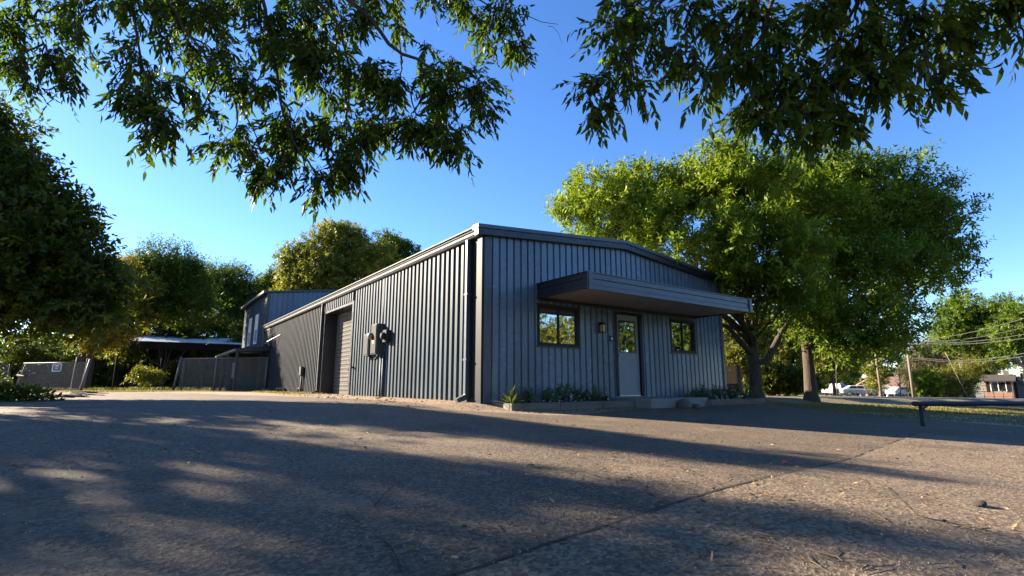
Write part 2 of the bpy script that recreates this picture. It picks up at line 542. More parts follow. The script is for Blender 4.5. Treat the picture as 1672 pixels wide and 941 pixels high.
def sheet(name, mat, xs, ys, off=0.0, keep=None, kind='structure'):
    X, Y = np.meshgrid(xs, ys)
    Z = GZ(X, Y) + off
    v = np.stack([X, Y, Z], -1).reshape(-1, 3)
    nx, ny = len(xs), len(ys)
    i, j = np.meshgrid(np.arange(nx - 1), np.arange(ny - 1))
    a = (j * nx + i).reshape(-1)
    f = np.stack([a, a + 1, a + nx + 1, a + nx], -1)
    me = bpy.data.meshes.new(name)
    me.from_pydata(v.tolist(), [], f.tolist())
    me.polygons.foreach_set('use_smooth', [True] * len(me.polygons))
    me.materials.append(mat)
    o = bpy.data.objects.new(name, me)
    COL.objects.link(o)
    return tag(o, kind=kind)


def strip(name, mat, left, right, off, n=60, m=24, wob=0.0, seed=0, kind='structure'):
    """a sheet that follows the terrain between two edge lines given as world points"""
    def resample(P, k):
        P = np.array(P, float)[:, :2]
        d = np.concatenate([[0], np.cumsum(np.linalg.norm(np.diff(P, axis=0), axis=1))])
        s = np.linspace(0, d[-1], k)
        return np.stack([np.interp(s, d, P[:, 0]), np.interp(s, d, P[:, 1])], -1)
    L, R = resample(left, n), resample(right, n)
    r = np.random.default_rng(seed)
    if wob:
        for E in (L, R):
            w = r.normal(size=(n, 2))
            for _ in range(1):
                w[1:-1] = (w[:-2] + w[1:-1] * 2 + w[2:]) / 4
            E += w * wob
    t = np.linspace(0, 1, m)[None, :, None]
    P = L[:, None, :] * (1 - t) + R[:, None, :] * t
    z = GZ(P[..., 0], P[..., 1]) + off
    v = np.concatenate([P, z[..., None]], -1).reshape(-1, 3)
    i, j = np.meshgrid(np.arange(m - 1), np.arange(n - 1))
    a = (j * m + i).reshape(-1)
    f = np.stack([a, a + 1, a + m + 1, a + m], -1)
    me = bpy.data.meshes.new(name)
    me.from_pydata(v.tolist(), [], f.tolist())
    import bmesh
    bm = bmesh.new(); bm.from_mesh(me)
    bmesh.ops.recalc_face_normals(bm, faces=bm.faces)
    if sum(fc.normal.z for fc in bm.faces) < 0:
        bmesh.ops.reverse_faces(bm, faces=bm.faces)
    bm.to_mesh(me); bm.free()
    me.polygons.foreach_set('use_smooth', [True] * len(me.polygons))
    me.materials.append(mat)
    o = bpy.data.objects.new(name, me)
    COL.objects.link(o)
    return tag(o, kind=kind)


gx = np.concatenate([-np.geomspace(700, 34, 24), np.arange(-32, 40, 0.5), np.geomspace(40, 700, 26)])
gy = np.concatenate([-np.geomspace(300, 16, 14), np.arange(-14, 44, 0.5), np.geomspace(44, 900, 28)])
sheet('ground', M['ground'], gx, gy)

# dirt along the long wall and past the gate, then the paved lot in front
dirt_l = [(-30, 24.0), (-22.5, 25.5), (-15.0, 24.0), B(-3.4, 10), B(-2.2, 4), B(-1.5, -0.6), (-0.2, 9.7), (2.8, 9.9)]
dirt_r = [(-30, 31.0), (-22.5, 30.5), (-17.5, 30.0), B(0.0, 12), B(0.0, 4), B(0.0, 0.05), B(0.2, -0.6), B(3.0, -0.9)]
strip('dirt', M['dirt'], dirt_l, dirt_r, 0.006, 120, 16, 0.10, 3)
strip('dirt_path', M['dirt'], [(-22.3, 26), (-22.0, 33), (-22.0, 40), (-20, 47)], [(-17.0, 26), (-18.8, 33), (-19.0, 40), (-16, 47)], 0.004, 60, 14, 0.12, 5)
S1, S2 = gp(560, 1010)[:2], gp(1500, 709)[:2]
sd = (S2 - S1) / np.linalg.norm(S2 - S1)
lot_far = [(-26, 23.5), (-18, 23.2), (-12.5, 20.5), B(-2.4, 8), B(-1.6, 3), B(-1.3, -0.9), (1.0, 10.2), B(4.0, -1.25), B(9.0, -1.0), (9.6, 12.6), (10.6, 11.6), (16.0, 9.8), (26, 6)]
lot_near = [(-26, -5), (-18, -6), (-12, -6), (-8, -6), (-5, -6), (-3, -6), (-1, -6), (1, -6), (4, -6), (8, -6), (12, -6), (18, -6), (28, -6)]
strip('parking_lot', M['asphalt'], lot_far, lot_near, 0.013, 150, 60, 0.05, 9)
A0 = S1 - sd * 7
ap_l = [A0, S1, (S1 + S2) / 2, S2]
nx_ = np.array([sd[1], -sd[0]])
ap_r = [A0 + nx_ * 14, S1 + nx_ * 14, (S1 + S2) / 2 + nx_ * 13, S2 + nx_ * 13]
strip('paved_apron', M['apron'], ap_l, ap_r, 0.022, 110, 50, 0.018, 11)
crk = [A0 - nx_ * 0.008, S1 - nx_ * 0.008, (S1 + S2) / 2 - nx_ * 0.006, S2 - nx_ * 0.003]
crk2 = [A0 + nx_ * 0.008, S1 + nx_ * 0.010, (S1 + S2) / 2 + nx_ * 0.009, S2 + nx_ * 0.006]
strip('pavement_joint', M['soil'], crk, crk2, 0.026, 260, 3, 0.007, 13)
for i_, pts_ in enumerate([[(560, 840), (590, 870), (640, 905), (660, 960)], [(230, 800), (300, 806), (330, 812), (400, 806), (455, 812)], [(690, 775), (640, 800), (610, 835), (560, 842)],
                           [(640, 872), (740, 880), (800, 872), (930, 894)], [(1180, 800), (1120, 770), (1010, 752), (960, 735)], [(1330, 765), (1450, 800), (1500, 850), (1640, 880)]]):
    q_ = np.array([gp(*p_)[:2] for p_ in pts_])
    strip('pavement_crack', M['soil'], q_, q_ + (0.004, 0.007), 0.0262, 60, 2, 0.008, 130 + i_)
strip('gravel_path', M['gravel'], [gp(1290, 669)[:2], gp(1400, 673)[:2], gp(1520, 678)[:2], gp(1672, 678)[:2] + (0.6, 0), (40, 11)],
      [gp(1290, 675)[:2], gp(1400, 684)[:2], gp(1520, 694)[:2], gp(1672, 700)[:2], (40, 8)], 0.010, 80, 10, 0.06, 17)
strip('street', M['street'], [gp(1330, 646)[:2] + (-14, 16), gp(1345, 646)[:2], gp(1500, 651.5)[:2], gp(1672, 653)[:2], (70, 22)],
      [gp(1330, 643)[:2] + (-14, 24), gp(1345, 642.5)[:2], gp(1500, 647)[:2], gp(1672, 648)[:2], (90, 30)], 0.012, 90, 12, 0.0, 19)

# ------------------------------------------------------------------ the warehouse
def corrugate(mb, axis, length, pitch, prof, top, openings=(), z0=0.0, start=0.0):
    """ribbed sheet wall; prof lists (fraction of pitch, depth outwards)"""
    pts = []
    k = 0
    while start + k * pitch < length - 1e-6:
        for fr, d in prof:
            p = start + (k + fr) * pitch
            if p < length: pts.append((p, d))
        k += 1
    pts.append((length, prof[0][1]))
    cuts = sorted({c for o in openings for c in (o[0], o[1])})
    P = []
    for (a, da), (b, db) in zip(pts[:-1], pts[1:]):
        P.append((a, da))
        for c in cuts:
            if a + 1e-6 < c < b - 1e-6:
                P.append((c, da + (db - da) * (c - a) / (b - a)))
    P.append(pts[-1])
    def V(p, d, z):
        return (p, -d, z) if axis == 'x' else (-d, p, z)
    for (a, da), (b, db) in zip(P[:-1], P[1:]):
        mid = (a + b) / 2
        spans, z = [], z0
        for o in sorted((o for o in openings if o[0] < mid < o[1]), key=lambda o: o[2]):
            if o[2] > z + 1e-6: spans.append((z, o[2], 0))
            z = o[3]
        spans.append((z, None, 1))
        for zl, zh, last in spans:
            ta, tb = (top(a), top(b)) if last else (zh, zh)
            mb.quad(V(a, da, zl), V(b, db, zl), V(b, db, tb), V(a, da, ta))


FL, SL = 9.2, 25.0
ZL, ZR, ZRIDGE = 3.72, 3.62, 4.09


def gable(x):
    return ZL + (ZRIDGE - ZL) * x / 4.6 if x < 4.6 else ZRIDGE + (ZR - ZRIDGE) * (x - 4.6) / 4.6


wh = empty('warehouse', (CX, CY, 0), 'long low slate blue corrugated metal warehouse with flat awning over its front door', 'warehouse', rz=TH)
WIN1, WIN2, DOOR = (1.53, 2.87, 1.30, 2.24), (6.52, 7.70, 1.32, 2.25), (4.20, 5.20, 0.06, 2.26)
ROLL = (8.75, 12.15, 0.0, 3.26)
mb = MB()
fr_prof = [(0.0, 0.0), (0.13, 0.0), (0.20, 0.042), (0.90, 0.042), (0.97, 0.0)]
corrugate(mb, 'x', FL - 0.10, 0.205, fr_prof, gable, [WIN1, WIN2, DOOR], -0.12, 0.20)
mb.build('front_wall', M['siding'], wh, fix=False)
mb = MB()
sd_prof = [(0.0, 0.0), (0.36, 0.0), (0.42, 0.075), (0.86, 0.075), (0.96, 0.0)]
sd_old = [(0.0, 0.0), (0.40, 0.0), (0.48, 0.045), (0.86, 0.045), (0.96, 0.0)]
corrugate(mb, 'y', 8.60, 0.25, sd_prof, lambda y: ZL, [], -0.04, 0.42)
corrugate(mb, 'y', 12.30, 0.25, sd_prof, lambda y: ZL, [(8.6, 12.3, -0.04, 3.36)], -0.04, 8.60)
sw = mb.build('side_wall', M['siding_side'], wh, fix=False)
mb = MB()
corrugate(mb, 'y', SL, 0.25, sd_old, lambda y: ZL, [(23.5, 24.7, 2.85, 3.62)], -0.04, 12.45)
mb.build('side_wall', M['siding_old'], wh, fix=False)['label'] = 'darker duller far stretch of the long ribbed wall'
MB().box((-0.012, 12.30, -0.04), (0.0, 12.45, ZL)).build('wall_trim', M['trim_dark'], wh)
mb = MB()
mb.quad((FL, 0, -0.5), (FL, SL, -0.5), (FL, SL, ZR), (FL, 0, ZR))
mb.build('far_side_wall', M['siding'], wh)
mb = MB()
mb.poly([(0, SL, -0.3), (FL, SL, -0.3), (FL, SL, ZR), (4.6, SL, ZRIDGE), (0, SL, ZL)], [(0, 1, 2, 3, 4)])
mb.build('rear_wall', M['siding'], wh)
MB().box((0.03, -0.002, -0.4), (FL, 0.10, -0.125)).build('foundation', M['concrete'], wh)
MB().box((-0.05, 0.02, -0.30), (0.02, 8.7, -0.045)).box((-0.05, 12.3, -0.30), (0.02, SL, -0.045)).build('foundation', M['concrete'], wh)
# corner trims
mb = MB()
mb.box((0.0, -0.045, -0.12), (0.20, -0.001, gable(0.1)))
mb.build('corner_trim', M['trim_blue'], wh, bevel=0.006)
MB().box((-0.065, -0.045, -0.12), (-0.001, 0.16, ZL)).build('corner_trim', M['trim_black'], wh, bevel=0.006)  # the dark of a recess is put into this trim's colour
MB().box((-0.03, 0.161, -0.04), (-0.002, 0.42, ZL)).build('corner_trim', M['trim_black'], wh)
mb = MB()
mb.box((FL - 0.10, -0.045, -0.3), (FL + 0.03, 0.0, gable(FL)))
mb.box((FL + 0.001, 0.0, -0.3), (FL + 0.03, 0.12, gable(FL)))
mb.build('corner_trim', M['trim_blue'], wh, bevel=0.006)
# roof: two slabs, with a folded fascia along the front gable
mb = MB()
OV = 0.14
for (xa, za), (xb, zb) in (((-0.16, ZL - 0.02), (4.6, ZRIDGE)), ((4.6, ZRIDGE), (FL + 0.16, ZR - 0.02))):
    mb.hexa([(xa, -OV, za + .15), (xb, -OV, zb + .15), (xb, SL + .2, zb + .15), (xa, SL + .2, za + .15),
             (xa, -OV, za + .21), (xb, -OV, zb + .21), (xb, SL + .2, zb + .21), (xa, SL + .2, za + .21)])
mb.build('roof', M['roof_metal'], wh)
mb = MB()
for (xa, za), (xb, zb) in (((-0.26, ZL - 0.03), (4.6, ZRIDGE)), ((4.6, ZRIDGE), (FL + 0.2, ZR - 0.03))):
    mb.hexa([(xa, -OV - .04, za + .0), (xb, -OV - .04, zb + .0), (xb, -.03, zb + .0), (xa, -.03, za + .0),
             (xa, -OV - .04, za + .148), (xb, -OV - .04, zb + .148), (xb, -.03, zb + .148), (xa, -.03, za + .148)])
mb.build('gable_fascia', M['trim_dark'], wh)
mb = MB()
for (xa, za), (xb, zb) in (((-0.28, ZL - 0.03), (4.6, ZRIDGE)), ((4.6, ZRIDGE), (FL + 0.22, ZR - 0.03))):
    mb.hexa([(xa, -OV - .075, za + .150), (xb, -OV - .075, zb + .150), (xb, 0.05, zb + .150), (xa, 0.05, za + .150),
             (xa, -OV - .075, za + .235), (xb, -OV - .075, zb + .235), (xb, 0.05, zb + .235), (xa, 0.05, za + .235)])
mb.build('gable_cap', M['trim_blue'], wh)
# gutter along the long eave
mb = MB()
gpro = [(-0.03, 0.0), (-0.13, 0.0), (-0.17, 0.05), (-0.17, 0.10), (-0.20, 0.13), (-0.20, 0.17), (-0.03, 0.17)]
mb.prism([(x, z + ZL + 0.0) for x, z in gpro], 0.055, SL + 0.25, 'y')
mb.build('eave_gutter', M['gutter'], wh)
MB().box((-0.24, 0.055, ZL + 0.172), (0.0, SL + 0.25, ZL + 0.20)).build('eave_flashing', M['gutter'], wh)
# downspouts
for y, mt in ((0.50, 'trim_blue'), (12.38, 'trim_dark')):
    mb = MB()
    mb.box((-0.16, y - 0.05, 0.16), (-0.065, y + 0.05, ZL))
    mb.hexa([(-0.15, y - .05, .02), (-0.065, y - .05, .05), (-0.065, y + .05, .05), (-0.15, y + .05, .02), (-0.16, y - .05, .158), (-.065, y - .05, .158), (-.065, y + .05, .158), (-.16, y + .05, .158)])
    mb.hexa([(-0.34, y - .05, -.03), (-0.152, y - .05, .02), (-0.152, y + .05, .02), (-0.34, y + .05, -.03), (-0.36, y - .05, .06), (-.165, y - .05, .14), (-.165, y + .05, .14), (-.36, y + .05, .06)])
    ds = mb.build('downspout', M[mt], wh, bevel=0.008)
    for z in (0.9, 2.4):
        MB().box((-0.166, y - 0.08, z), (-0.05, y + 0.08, z + 0.04)).build('strap', M[mt], ds)


def window(x0, x1, z0, z1):
    w = 0.055
    mb = MB()
    mb.box((x0 - .02, -.055, z0 - .02), (x1 + .02, .06, z0 + w)).box((x0 - .02, -.055, z1 - w), (x1 + .02, .06, z1 + .02))
    mb.box((x0 - .02, -.055, z0 + w), (x0 + w, .06, z1 - w)).box((x1 - w, -.055, z0 + w), (x1 + .02, .06, z1 - w))
    xm = (x0 + x1) / 2
    mb.box((xm - .022, -.03, z0 + w), (xm + .022, .04, z1 - w))
    fr = mb.build('window', M['frame'], wh, bevel=0.004)
    mb = MB()
    mb.box((x0 + w, .0, z0 + w), (xm - .022, .012, z1 - w))
    mb.box((xm + .022, .015, z0 + w), (x1 - w, .027, z1 - w))
    mb.build('glass', M['glass'], fr)
    MB().box((x0 - .05, -.075, z0 - .055), (x1 + .05, .0, z0 - .021)).build('sill', M['trim_dark'], fr)
    MB().box((x0 - .05, -.07, z1 + .021), (x1 + .05, .0, z1 + .06)).build('head_flashing', M['trim_dark'], fr)


window(*WIN1)
window(*WIN2)
x0, x1, z0, z1 = DOOR
mb = MB()
mb.box((x0 - .05, -.06, z0), (x0 + .05, .08, z1)).box((x1 - .05, -.06, z0), (x1 + .06, .08, z1)).box((x0 - .05, -.06, z1 + .001), (x1 + .06, .08, z1 + .06))
mb.build('door_frame', M['frame'], wh, bevel=0.004)
dx0, dx1, dz0, dz1 = x0 + .055, x1 - .055, z0 + .03, z1 - .01
gx0, gx1, gz0, gz1 = dx0 + .13, dx1 - .13, 1.24, 2.08
mb = MB()
mb.box((dx0, .01, dz0), (dx1, .05, gz0)).box((dx0, .01, gz1), (dx1, .05, dz1)).box((dx0, .01, gz0), (gx0, .05, gz1)).box((gx1, .01, gz0), (dx1, .05, gz1))
dr = mb.build('door', M['door_paint'], wh)
MB().box((gx0, .022, gz0), (gx1, .034, gz1)).build('door_glass', M['glass'], dr)
mb = MB()
for a, b in (((gx0 - .02, gz0 - .02), (gx1 + .02, gz0)), ((gx0 - .02, gz1), (gx1 + .02, gz1 + .02)), ((gx0 - .02, gz0), (gx0, gz1)), ((gx1, gz0), (gx1 + .02, gz1))):
    mb.box((a[0], 0.0, a[1]), (b[0], .0095, b[1]))
mb.build('glass_bead', M['trim_dark'], dr)
MB().lathe((dx0 + .065, .0, 1.14), [(.032, .009), (.032, -.012), (.012, -.02), (.012, -.04), (.028, -.045), (.03, -.065), (.018, -.075)], 14, 'y').build('door_knob', M['steel'], dr, smooth=True)
MB().lathe((dx0 + .065, .0, 1.32), [(.03, .009), (.03, -.015), (.02, -.022)], 14, 'y').build('deadbolt', M['steel'], dr)
MB().box((dx0 + .05, -.05, .96), (dx0 + .058, -.046, 1.10)).build('hanging_key', M['white'], dr)
MB().box((dx0, -.02, z0), (dx1, .06, z0 + .028)).build('threshold', M['steel'], dr)
MB().box((x0 - .05, -.028, -.12), (x1 + .06, .06, z0 - .002)).build('door_sill', M['concrete'], wh)
# wall lantern
mb = MB()
mb.box((3.56, -.05, 1.72), (3.66, -.0285, 1.98))
mb.beam((3.61, -.05, 1.93), (3.61, -.13, 1.95), .025, .025)
mb.prism([(3.53, 1.90), (3.69, 1.90), (3.64, 1.965), (3.58, 1.965)], -.21, -.06, 'y')
mb.box((3.545, -.20, 1.70), (3.675, -.07, 1.715))
for cx in (3.552, 3.668):
    for cy in (-.193, -.077):
        mb.box((cx - .006, cy - .006, 1.716), (cx + .006, cy + .006, 1.899))
lan = mb.build('wall_lantern', M['frame'], wh)
MB().box((3.559, -.186, 1.7155), (3.661, -.084, 1.898)).build('lantern_glass', M['amber'], lan)
mb = MB().box((3.965, -.075, 1.50), (4.035, -.0285, 1.64)).build('keypad', M['frame'], wh, bevel=.004)
MB().box((3.975, -.079, 1.53), (4.025, -.0755, 1.60)).build('keypad_plate', M['white'], mb)

# awning: deck, soffit and a folded fascia on three sides
AX0, AX1, AD = 1.55, 7.80, 1.80
aw = MB()
aw.hexa([(AX0, -AD, 2.66), (AX1, -AD, 2.66), (AX1, -.03, 2.72), (AX0, -.03, 2.72), (AX0, -AD, 2.70), (AX1, -AD, 2.70), (AX1, -.03, 2.76), (AX0, -.03, 2.76)])
awo = aw.build('awning', M['trim_blue'], wh)
prof = [(0.0, 2.38), (0.045, 2.38), (0.045, 2.47), (0.03, 2.485), (0.03, 2.60), (0.05, 2.615), (0.05, 2.635), (0.035, 2.64), (0.035, 2.73), (0.06, 2.735), (0.06, 2.755), (0.0, 2.755)]
mb = MB()
mb.prism([(-AD - d, z) for d, z in prof], AX0 - .06, AX1 + .06, 'x')
ff = mb.build('front_fascia', M['trim_blue'], awo)
for x_ in (AX0, AX1):
    MB().box((x_ - .067, -AD - .067, 2.37), (x_ + .05, -AD - .0605, 2.765)).build('seam_cover', M['trim_blue'], ff)
for xs, sg in ((AX0, -1), (AX1, 1)):
    mb = MB()
    mb.prism([(xs + sg * d, z + 0.02) for d, z in prof], -AD + .001, -.03, 'y')
    mb.build('side_fascia', M['trim_dark'], awo)
mb = MB()
ny = 12
for i in range(ny):
    ya, yb = -AD + .002 + i * (AD - .04) / ny, -AD + .002 + (i + 1) * (AD - .04) / ny
    za, zb = 2.40 + .05 * i / ny, 2.40 + .05 * (i + 1) / ny
    ym = ya + (yb - ya) * .82
    mb.quad((AX0, ya, za), (AX1, ya, za), (AX1, ym, za), (AX0, ym, za))
    mb.quad((AX0, ym, za), (AX1, ym, za), (AX1, ym + .008, za + .022), (AX0, ym + .008, za + .022))
    mb.quad((AX0, ym + .008, za + .022), (AX1, ym + .008, za + .022), (AX1, yb, zb + .022), (AX0, yb, zb + .022))
    mb.quad((AX0, yb, zb + .022), (AX1, yb, zb + .022), (AX1, yb, zb), (AX0, yb, zb))
mb.build('soffit', M['soffit'], awo, fix=False)
MB().box((AX0, -.09, 2.36), (AX1, -.0285, 2.43)).build('ledger', M['trim_dark'], awo)

# roll-up door in its deep recess
ry0, ry1, _, rz1 = ROLL
RD = 0.46
mb = MB()
mb.box((-.06, ry1, -.04), (RD, ry1 + .15, rz1 + .10)).box((-.06, ry0 - .15, -.04), (RD, ry0, rz1 + .10))
mb.box((-.055, ry0, rz1), (RD, ry1, rz1 + .10))
mb.build('roller_door_frame', M['trim_dark'], wh)
mb = MB()
ns = 20
for i in range(ns):
    za, zb = -.03 + i * (rz1 + .03) / ns, -.03 + (i + 1) * (rz1 + .03) / ns
    h = zb - za
    pr = [(RD + .03, za), (RD + .004, za + h * .08), (RD - .012, za + h * .35), (RD - .002, za + h * .62), (RD - .012, za + h * .86), (RD + .002, zb - .003), (RD + .05, zb - .003), (RD + .05, za)]
    mb.prism(pr, ry0 + .002, ry1 - .002, 'y')
rd = mb.build('roller_door', M['roller'], wh)
MB().box((RD - .09, 9.95, .96), (RD - .03, 10.25, 1.02)).box((RD - .09, 10.15, .90), (RD - .06, 10.28, .965)).build('door_latch', M['frame'], rd)
MB().box((RD - .07, 10.30, 1.28), (RD - .03, 10.36, 1.33)).build('door_lock', M['steel'], rd)
MB().box((RD + .08, ry0 - .2, -.04), (RD + .1, ry1 + .2, rz1 + .2)).build('recess_back', M['trim_dark'], wh)

# meter boxes and pipes on the long wall
def wbox(name, y0, y1, z0, z1, d, mt, par=wh, off=0.077, bev=.008):
    return MB().box((-off - d, y0, z0), (-off, y1, z1)).build(name, mt, par, bevel=bev)


b1 = wbox('breaker_box', 5.55, 6.02, 1.28, 2.22, .24, M['box_grey'])
wbox('box_door', 5.58, 5.99, 1.31, 2.19, .018, M['box_dark'], b1, .317)
wbox('box_label', 5.72, 5.84, 1.62, 1.70, .003, M['white'], b1, .336, 0)
MB().lathe((-.325, 5.93, 1.86), [(.10, .0), (.10, -.07), (.075, -.12), (.03, -.14)], 16, 'x').build('meter_dome', M['cream'], b1, smooth=True)
b2 = wbox('junction_box', 6.42, 6.86, 1.27, 1.98, .17, M['box_grey'])
wbox('box_door', 6.45, 6.83, 1.30, 1.95, .015, M['box_dark'], b2, .248)
m3 = wbox('meter_box', 5.00, 5.28, 1.62, 1.98, .16, M['box_dark'])
MB().lathe((-.237, 5.14, 1.80), [(.11, .0), (.11, -.05), (.09, -.10), (.0, -.12)], 16, 'x').build('meter_glass', M['box_dark'], m3, smooth=True)
for y in (5.42, 5.60):
    MB().tube([(-.12, y, 1.30), (-.12, y, .25), (-.12, y, -.03)], .036, 8).build('conduit', M['siding_side'], wh, smooth=True)
MB().tube([(-.10, 6.6, 1.27), (-.10, 6.55, 1.18), (-.10, 6.2, 1.16), (-.10, 5.95, 1.25)], .022, 6).build('conduit', M['box_grey'], wh, smooth=True)
MB().tube([(-.07, 5.7, 2.22), (-.07, 5.7, 2.6), (-.07, 5.7, 3.72)], .02, 6).build('conduit', M['siding_side'], wh, smooth=True)
MB().lathe((-.09, 8.15, .95), [(.03, .04), (.03, -.05), (.045, -.06), (.02, -.12)], 10, 'x').build('hose_tap', M['frame'], wh)
p4 = wbox('phone_box', 14.9, 15.2, .78, 1.16, .13, M['box_grey'])
MB().tube([(-.11, 15.05, .78), (-.11, 15.05, .2), (-.11, 15.05, -.03)], .045, 8).build('conduit', M['box_grey'], p4, smooth=True)
MB().tube([(-.11, 15.13, .2), (-.14, 15.35, .2), (-.14, 15.38, -.03)], .03, 8).build('conduit', M['frame'], p4, smooth=True)
# louvre high on the long wall
mb = MB()
mb.box((-.08, 23.44, 2.80), (.02, 23.5, 3.66)).box((-.08, 24.7, 2.80), (.02, 24.76, 3.66)).box((-.08, 23.5, 2.80), (.02, 24.7, 2.86)).box((-.08, 23.5, 3.60), (.02, 24.7, 3.66))
lv = mb.build('louvre_vent', M['gutter'], wh)
mb = MB()
for i in range(9):
    z = 2.88 + i * .08
    mb.hexa([(-.075, 23.5, z), (-.065, 23.5, z), (-.065, 24.7, z), (-.075, 24.7, z), (0.0, 23.5, z + .07), (.01, 23.5, z + .07), (.01, 24.7, z + .07), (0., 24.7, z + .07)])
mb.build('vent_slats', M['gutter'], lv)
MB().tube([(-.07, 23.3, 2.62), (-.45, 21.9, 2.74), (-.07, 20.4, 3.05)], .018, 6).build('service_wire', M['white'], wh)

# ------------------------------------------------------------------ two storey block behind
c2 = B(0.0, SL + 0.35)
tb = empty('two_storey_building', (c2[0], c2[1], 0), 'taller two storey blue metal building behind the far end of the warehouse', 'building', rz=TH)
T2L, T2W, T2Z, T2R = 8.6, 9.4, 6.05, 0.62
mb = MB()
corrugate(mb, 'x', T2W, 0.30, [(0.0, 0.0), (0.12, 0.025), (0.80, 0.025), (0.92, 0.0)], lambda x: T2Z + T2R * (x / 4.7 if x < 4.7 else 2 - x / 4.7))
mb.build('front_wall', M['siding_blue'], tb, fix=False)
mb = MB()
W2 = [(2.55, 3.45, 3.10, 4.95), (5.05, 5.95, 3.10, 4.95)]
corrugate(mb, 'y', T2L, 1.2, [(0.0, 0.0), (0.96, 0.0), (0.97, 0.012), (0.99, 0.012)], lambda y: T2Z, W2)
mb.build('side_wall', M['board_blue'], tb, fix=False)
mb = MB()
mb.quad((T2W, 0, 0), (T2W, T2L, 0), (T2W, T2L, T2Z), (T2W, 0, T2Z))
mb.poly([(0, T2L, 0), (T2W, T2L, 0), (T2W, T2L, T2Z), (4.7, T2L, T2Z + T2R), (0, T2L, T2Z)], [(0, 1, 2, 3, 4)])
mb.build('rear_wall', M['siding_blue'], tb)
MB().box((-.04, -.04, 0), (.16, 0, T2Z)).box((-.04, 0.001, 0), (0, .16, T2Z)).build('corner_trim', M['trim_dark'], tb)
mb = MB()
for (xa, za), (xb, zb) in (((-.2, T2Z), (4.7, T2Z + T2R)), ((4.7, T2Z + T2R), (T2W + .2, T2Z))):
    mb.hexa([(xa, -.15, za), (xb, -.15, zb), (xb, T2L + .15, zb), (xa, T2L + .15, za), (xa, -.15, za + .12), (xb, -.15, zb + .12), (xb, T2L + .15, zb + .12), (xa, T2L + .15, za + .12)])
mb.build('roof', M['trim_dark'], tb)
MB().box((-.30, -.15, T2Z - .02), (-.201, T2L + .15, T2Z + .14)).build('eave_gutter', M['gutter'], tb)
for y0, y1, z0, z1 in W2:
    mb = MB()
    mb.box((-.05, y0 - .06, z0 - .06), (.05, y0 + .05, z1 + .06)).box((-.05, y1 - .05, z0 - .06), (.05, y1 + .06, z1 + .06))
    mb.box((-.05, y0 + .05, z0 - .06), (.05, y1 - .05, z0 + .05)).box((-.05, y0 + .05, z1 - .05), (.05, y1 - .05, z1 + .06))
    mb.box((-.045, y0 + .05, (z0 + z1) / 2 - .03), (.04, y1 - .05, (z0 + z1) / 2 + .03))
    fr = mb.build('window', M['white'], tb)
    MB().box((.0, y0 + .05, z0 + .05), (.012, y1 - .05, (z0 + z1) / 2 - .03)).box((.012, y0 + .05, (z0 + z1) / 2 + .03), (.024, y1 - .05, z1 - .05)).build('glass', M['glass'], fr)
    MB().box((-.012, y0 + .08, (z0 + z1) / 2 + .05), (-.004, y1 - .08, z1 - .07)).build('blind', M['white'], fr)
# porch along the blind end: a lean-to on posts
pc = B(-1.72, 23.0)
po = empty('porch', (pc[0], pc[1], 0), 'dark lean-to porch on posts at the far end of the warehouse', 'porch', rz=TH)
mb = MB()
mb.hexa([(-.10, 0, 2.22), (1.655, 0, 2.45), (1.655, 9.0, 2.45), (-.10, 9.0, 2.22), (-.10, 0, 2.30), (1.655, 0, 2.53), (1.655, 9.0, 2.53), (-.10, 9.0, 2.30)])
mb.build('porch_roof', M['trim_dark'], po)
MB().box((-.16, -.05, 2.24), (-.101, 9.0, 2.36)).build('eave_gutter', M['gutter'], po)
mb = MB()
mb.hexa([(-.10, -.06, 2.18), (1.655, -.06, 2.30), (1.655, -.002, 2.30), (-.10, -.002, 2.18), (-.10, -.06, 2.37), (1.655, -.06, 2.60), (1.655, -.002, 2.60), (-.10, -.002, 2.37)])
mb.build('porch_fascia', M['trim_dark'], po)
for y in (.03, 3.0, 6.0, 8.8):
    MB().box((-.05, y, 0), (.07, y + .12, 2.22)).build('post', M['trim_dark'], po)
MB().box((.0, 3.2, 0), (1.65, 3.28, 2.3)).build('porch_wall', M['board_blue'], po)
MB().box((.55, 3.15, 0), (1.25, 3.2, 1.98)).build('porch_door', M['trim_dark'], po)
MB().box((.22, 3.15, .75), (.45, 3.2, 1.7)).build('porch_window', M['white'], po)

# ------------------------------------------------------------------ step, beds and their plants
mb = MB()
mb.box((4.02, -1.28, -.30), (6.30, -.03, .03))
st = mb.build('door_step', M['concrete'], None, bevel=.015)
st.location = (CX, CY, 0); st.rotation_euler = (0, 0, TH)
tag(st, 'low concrete step slab in front of the grey entrance door', 'step')


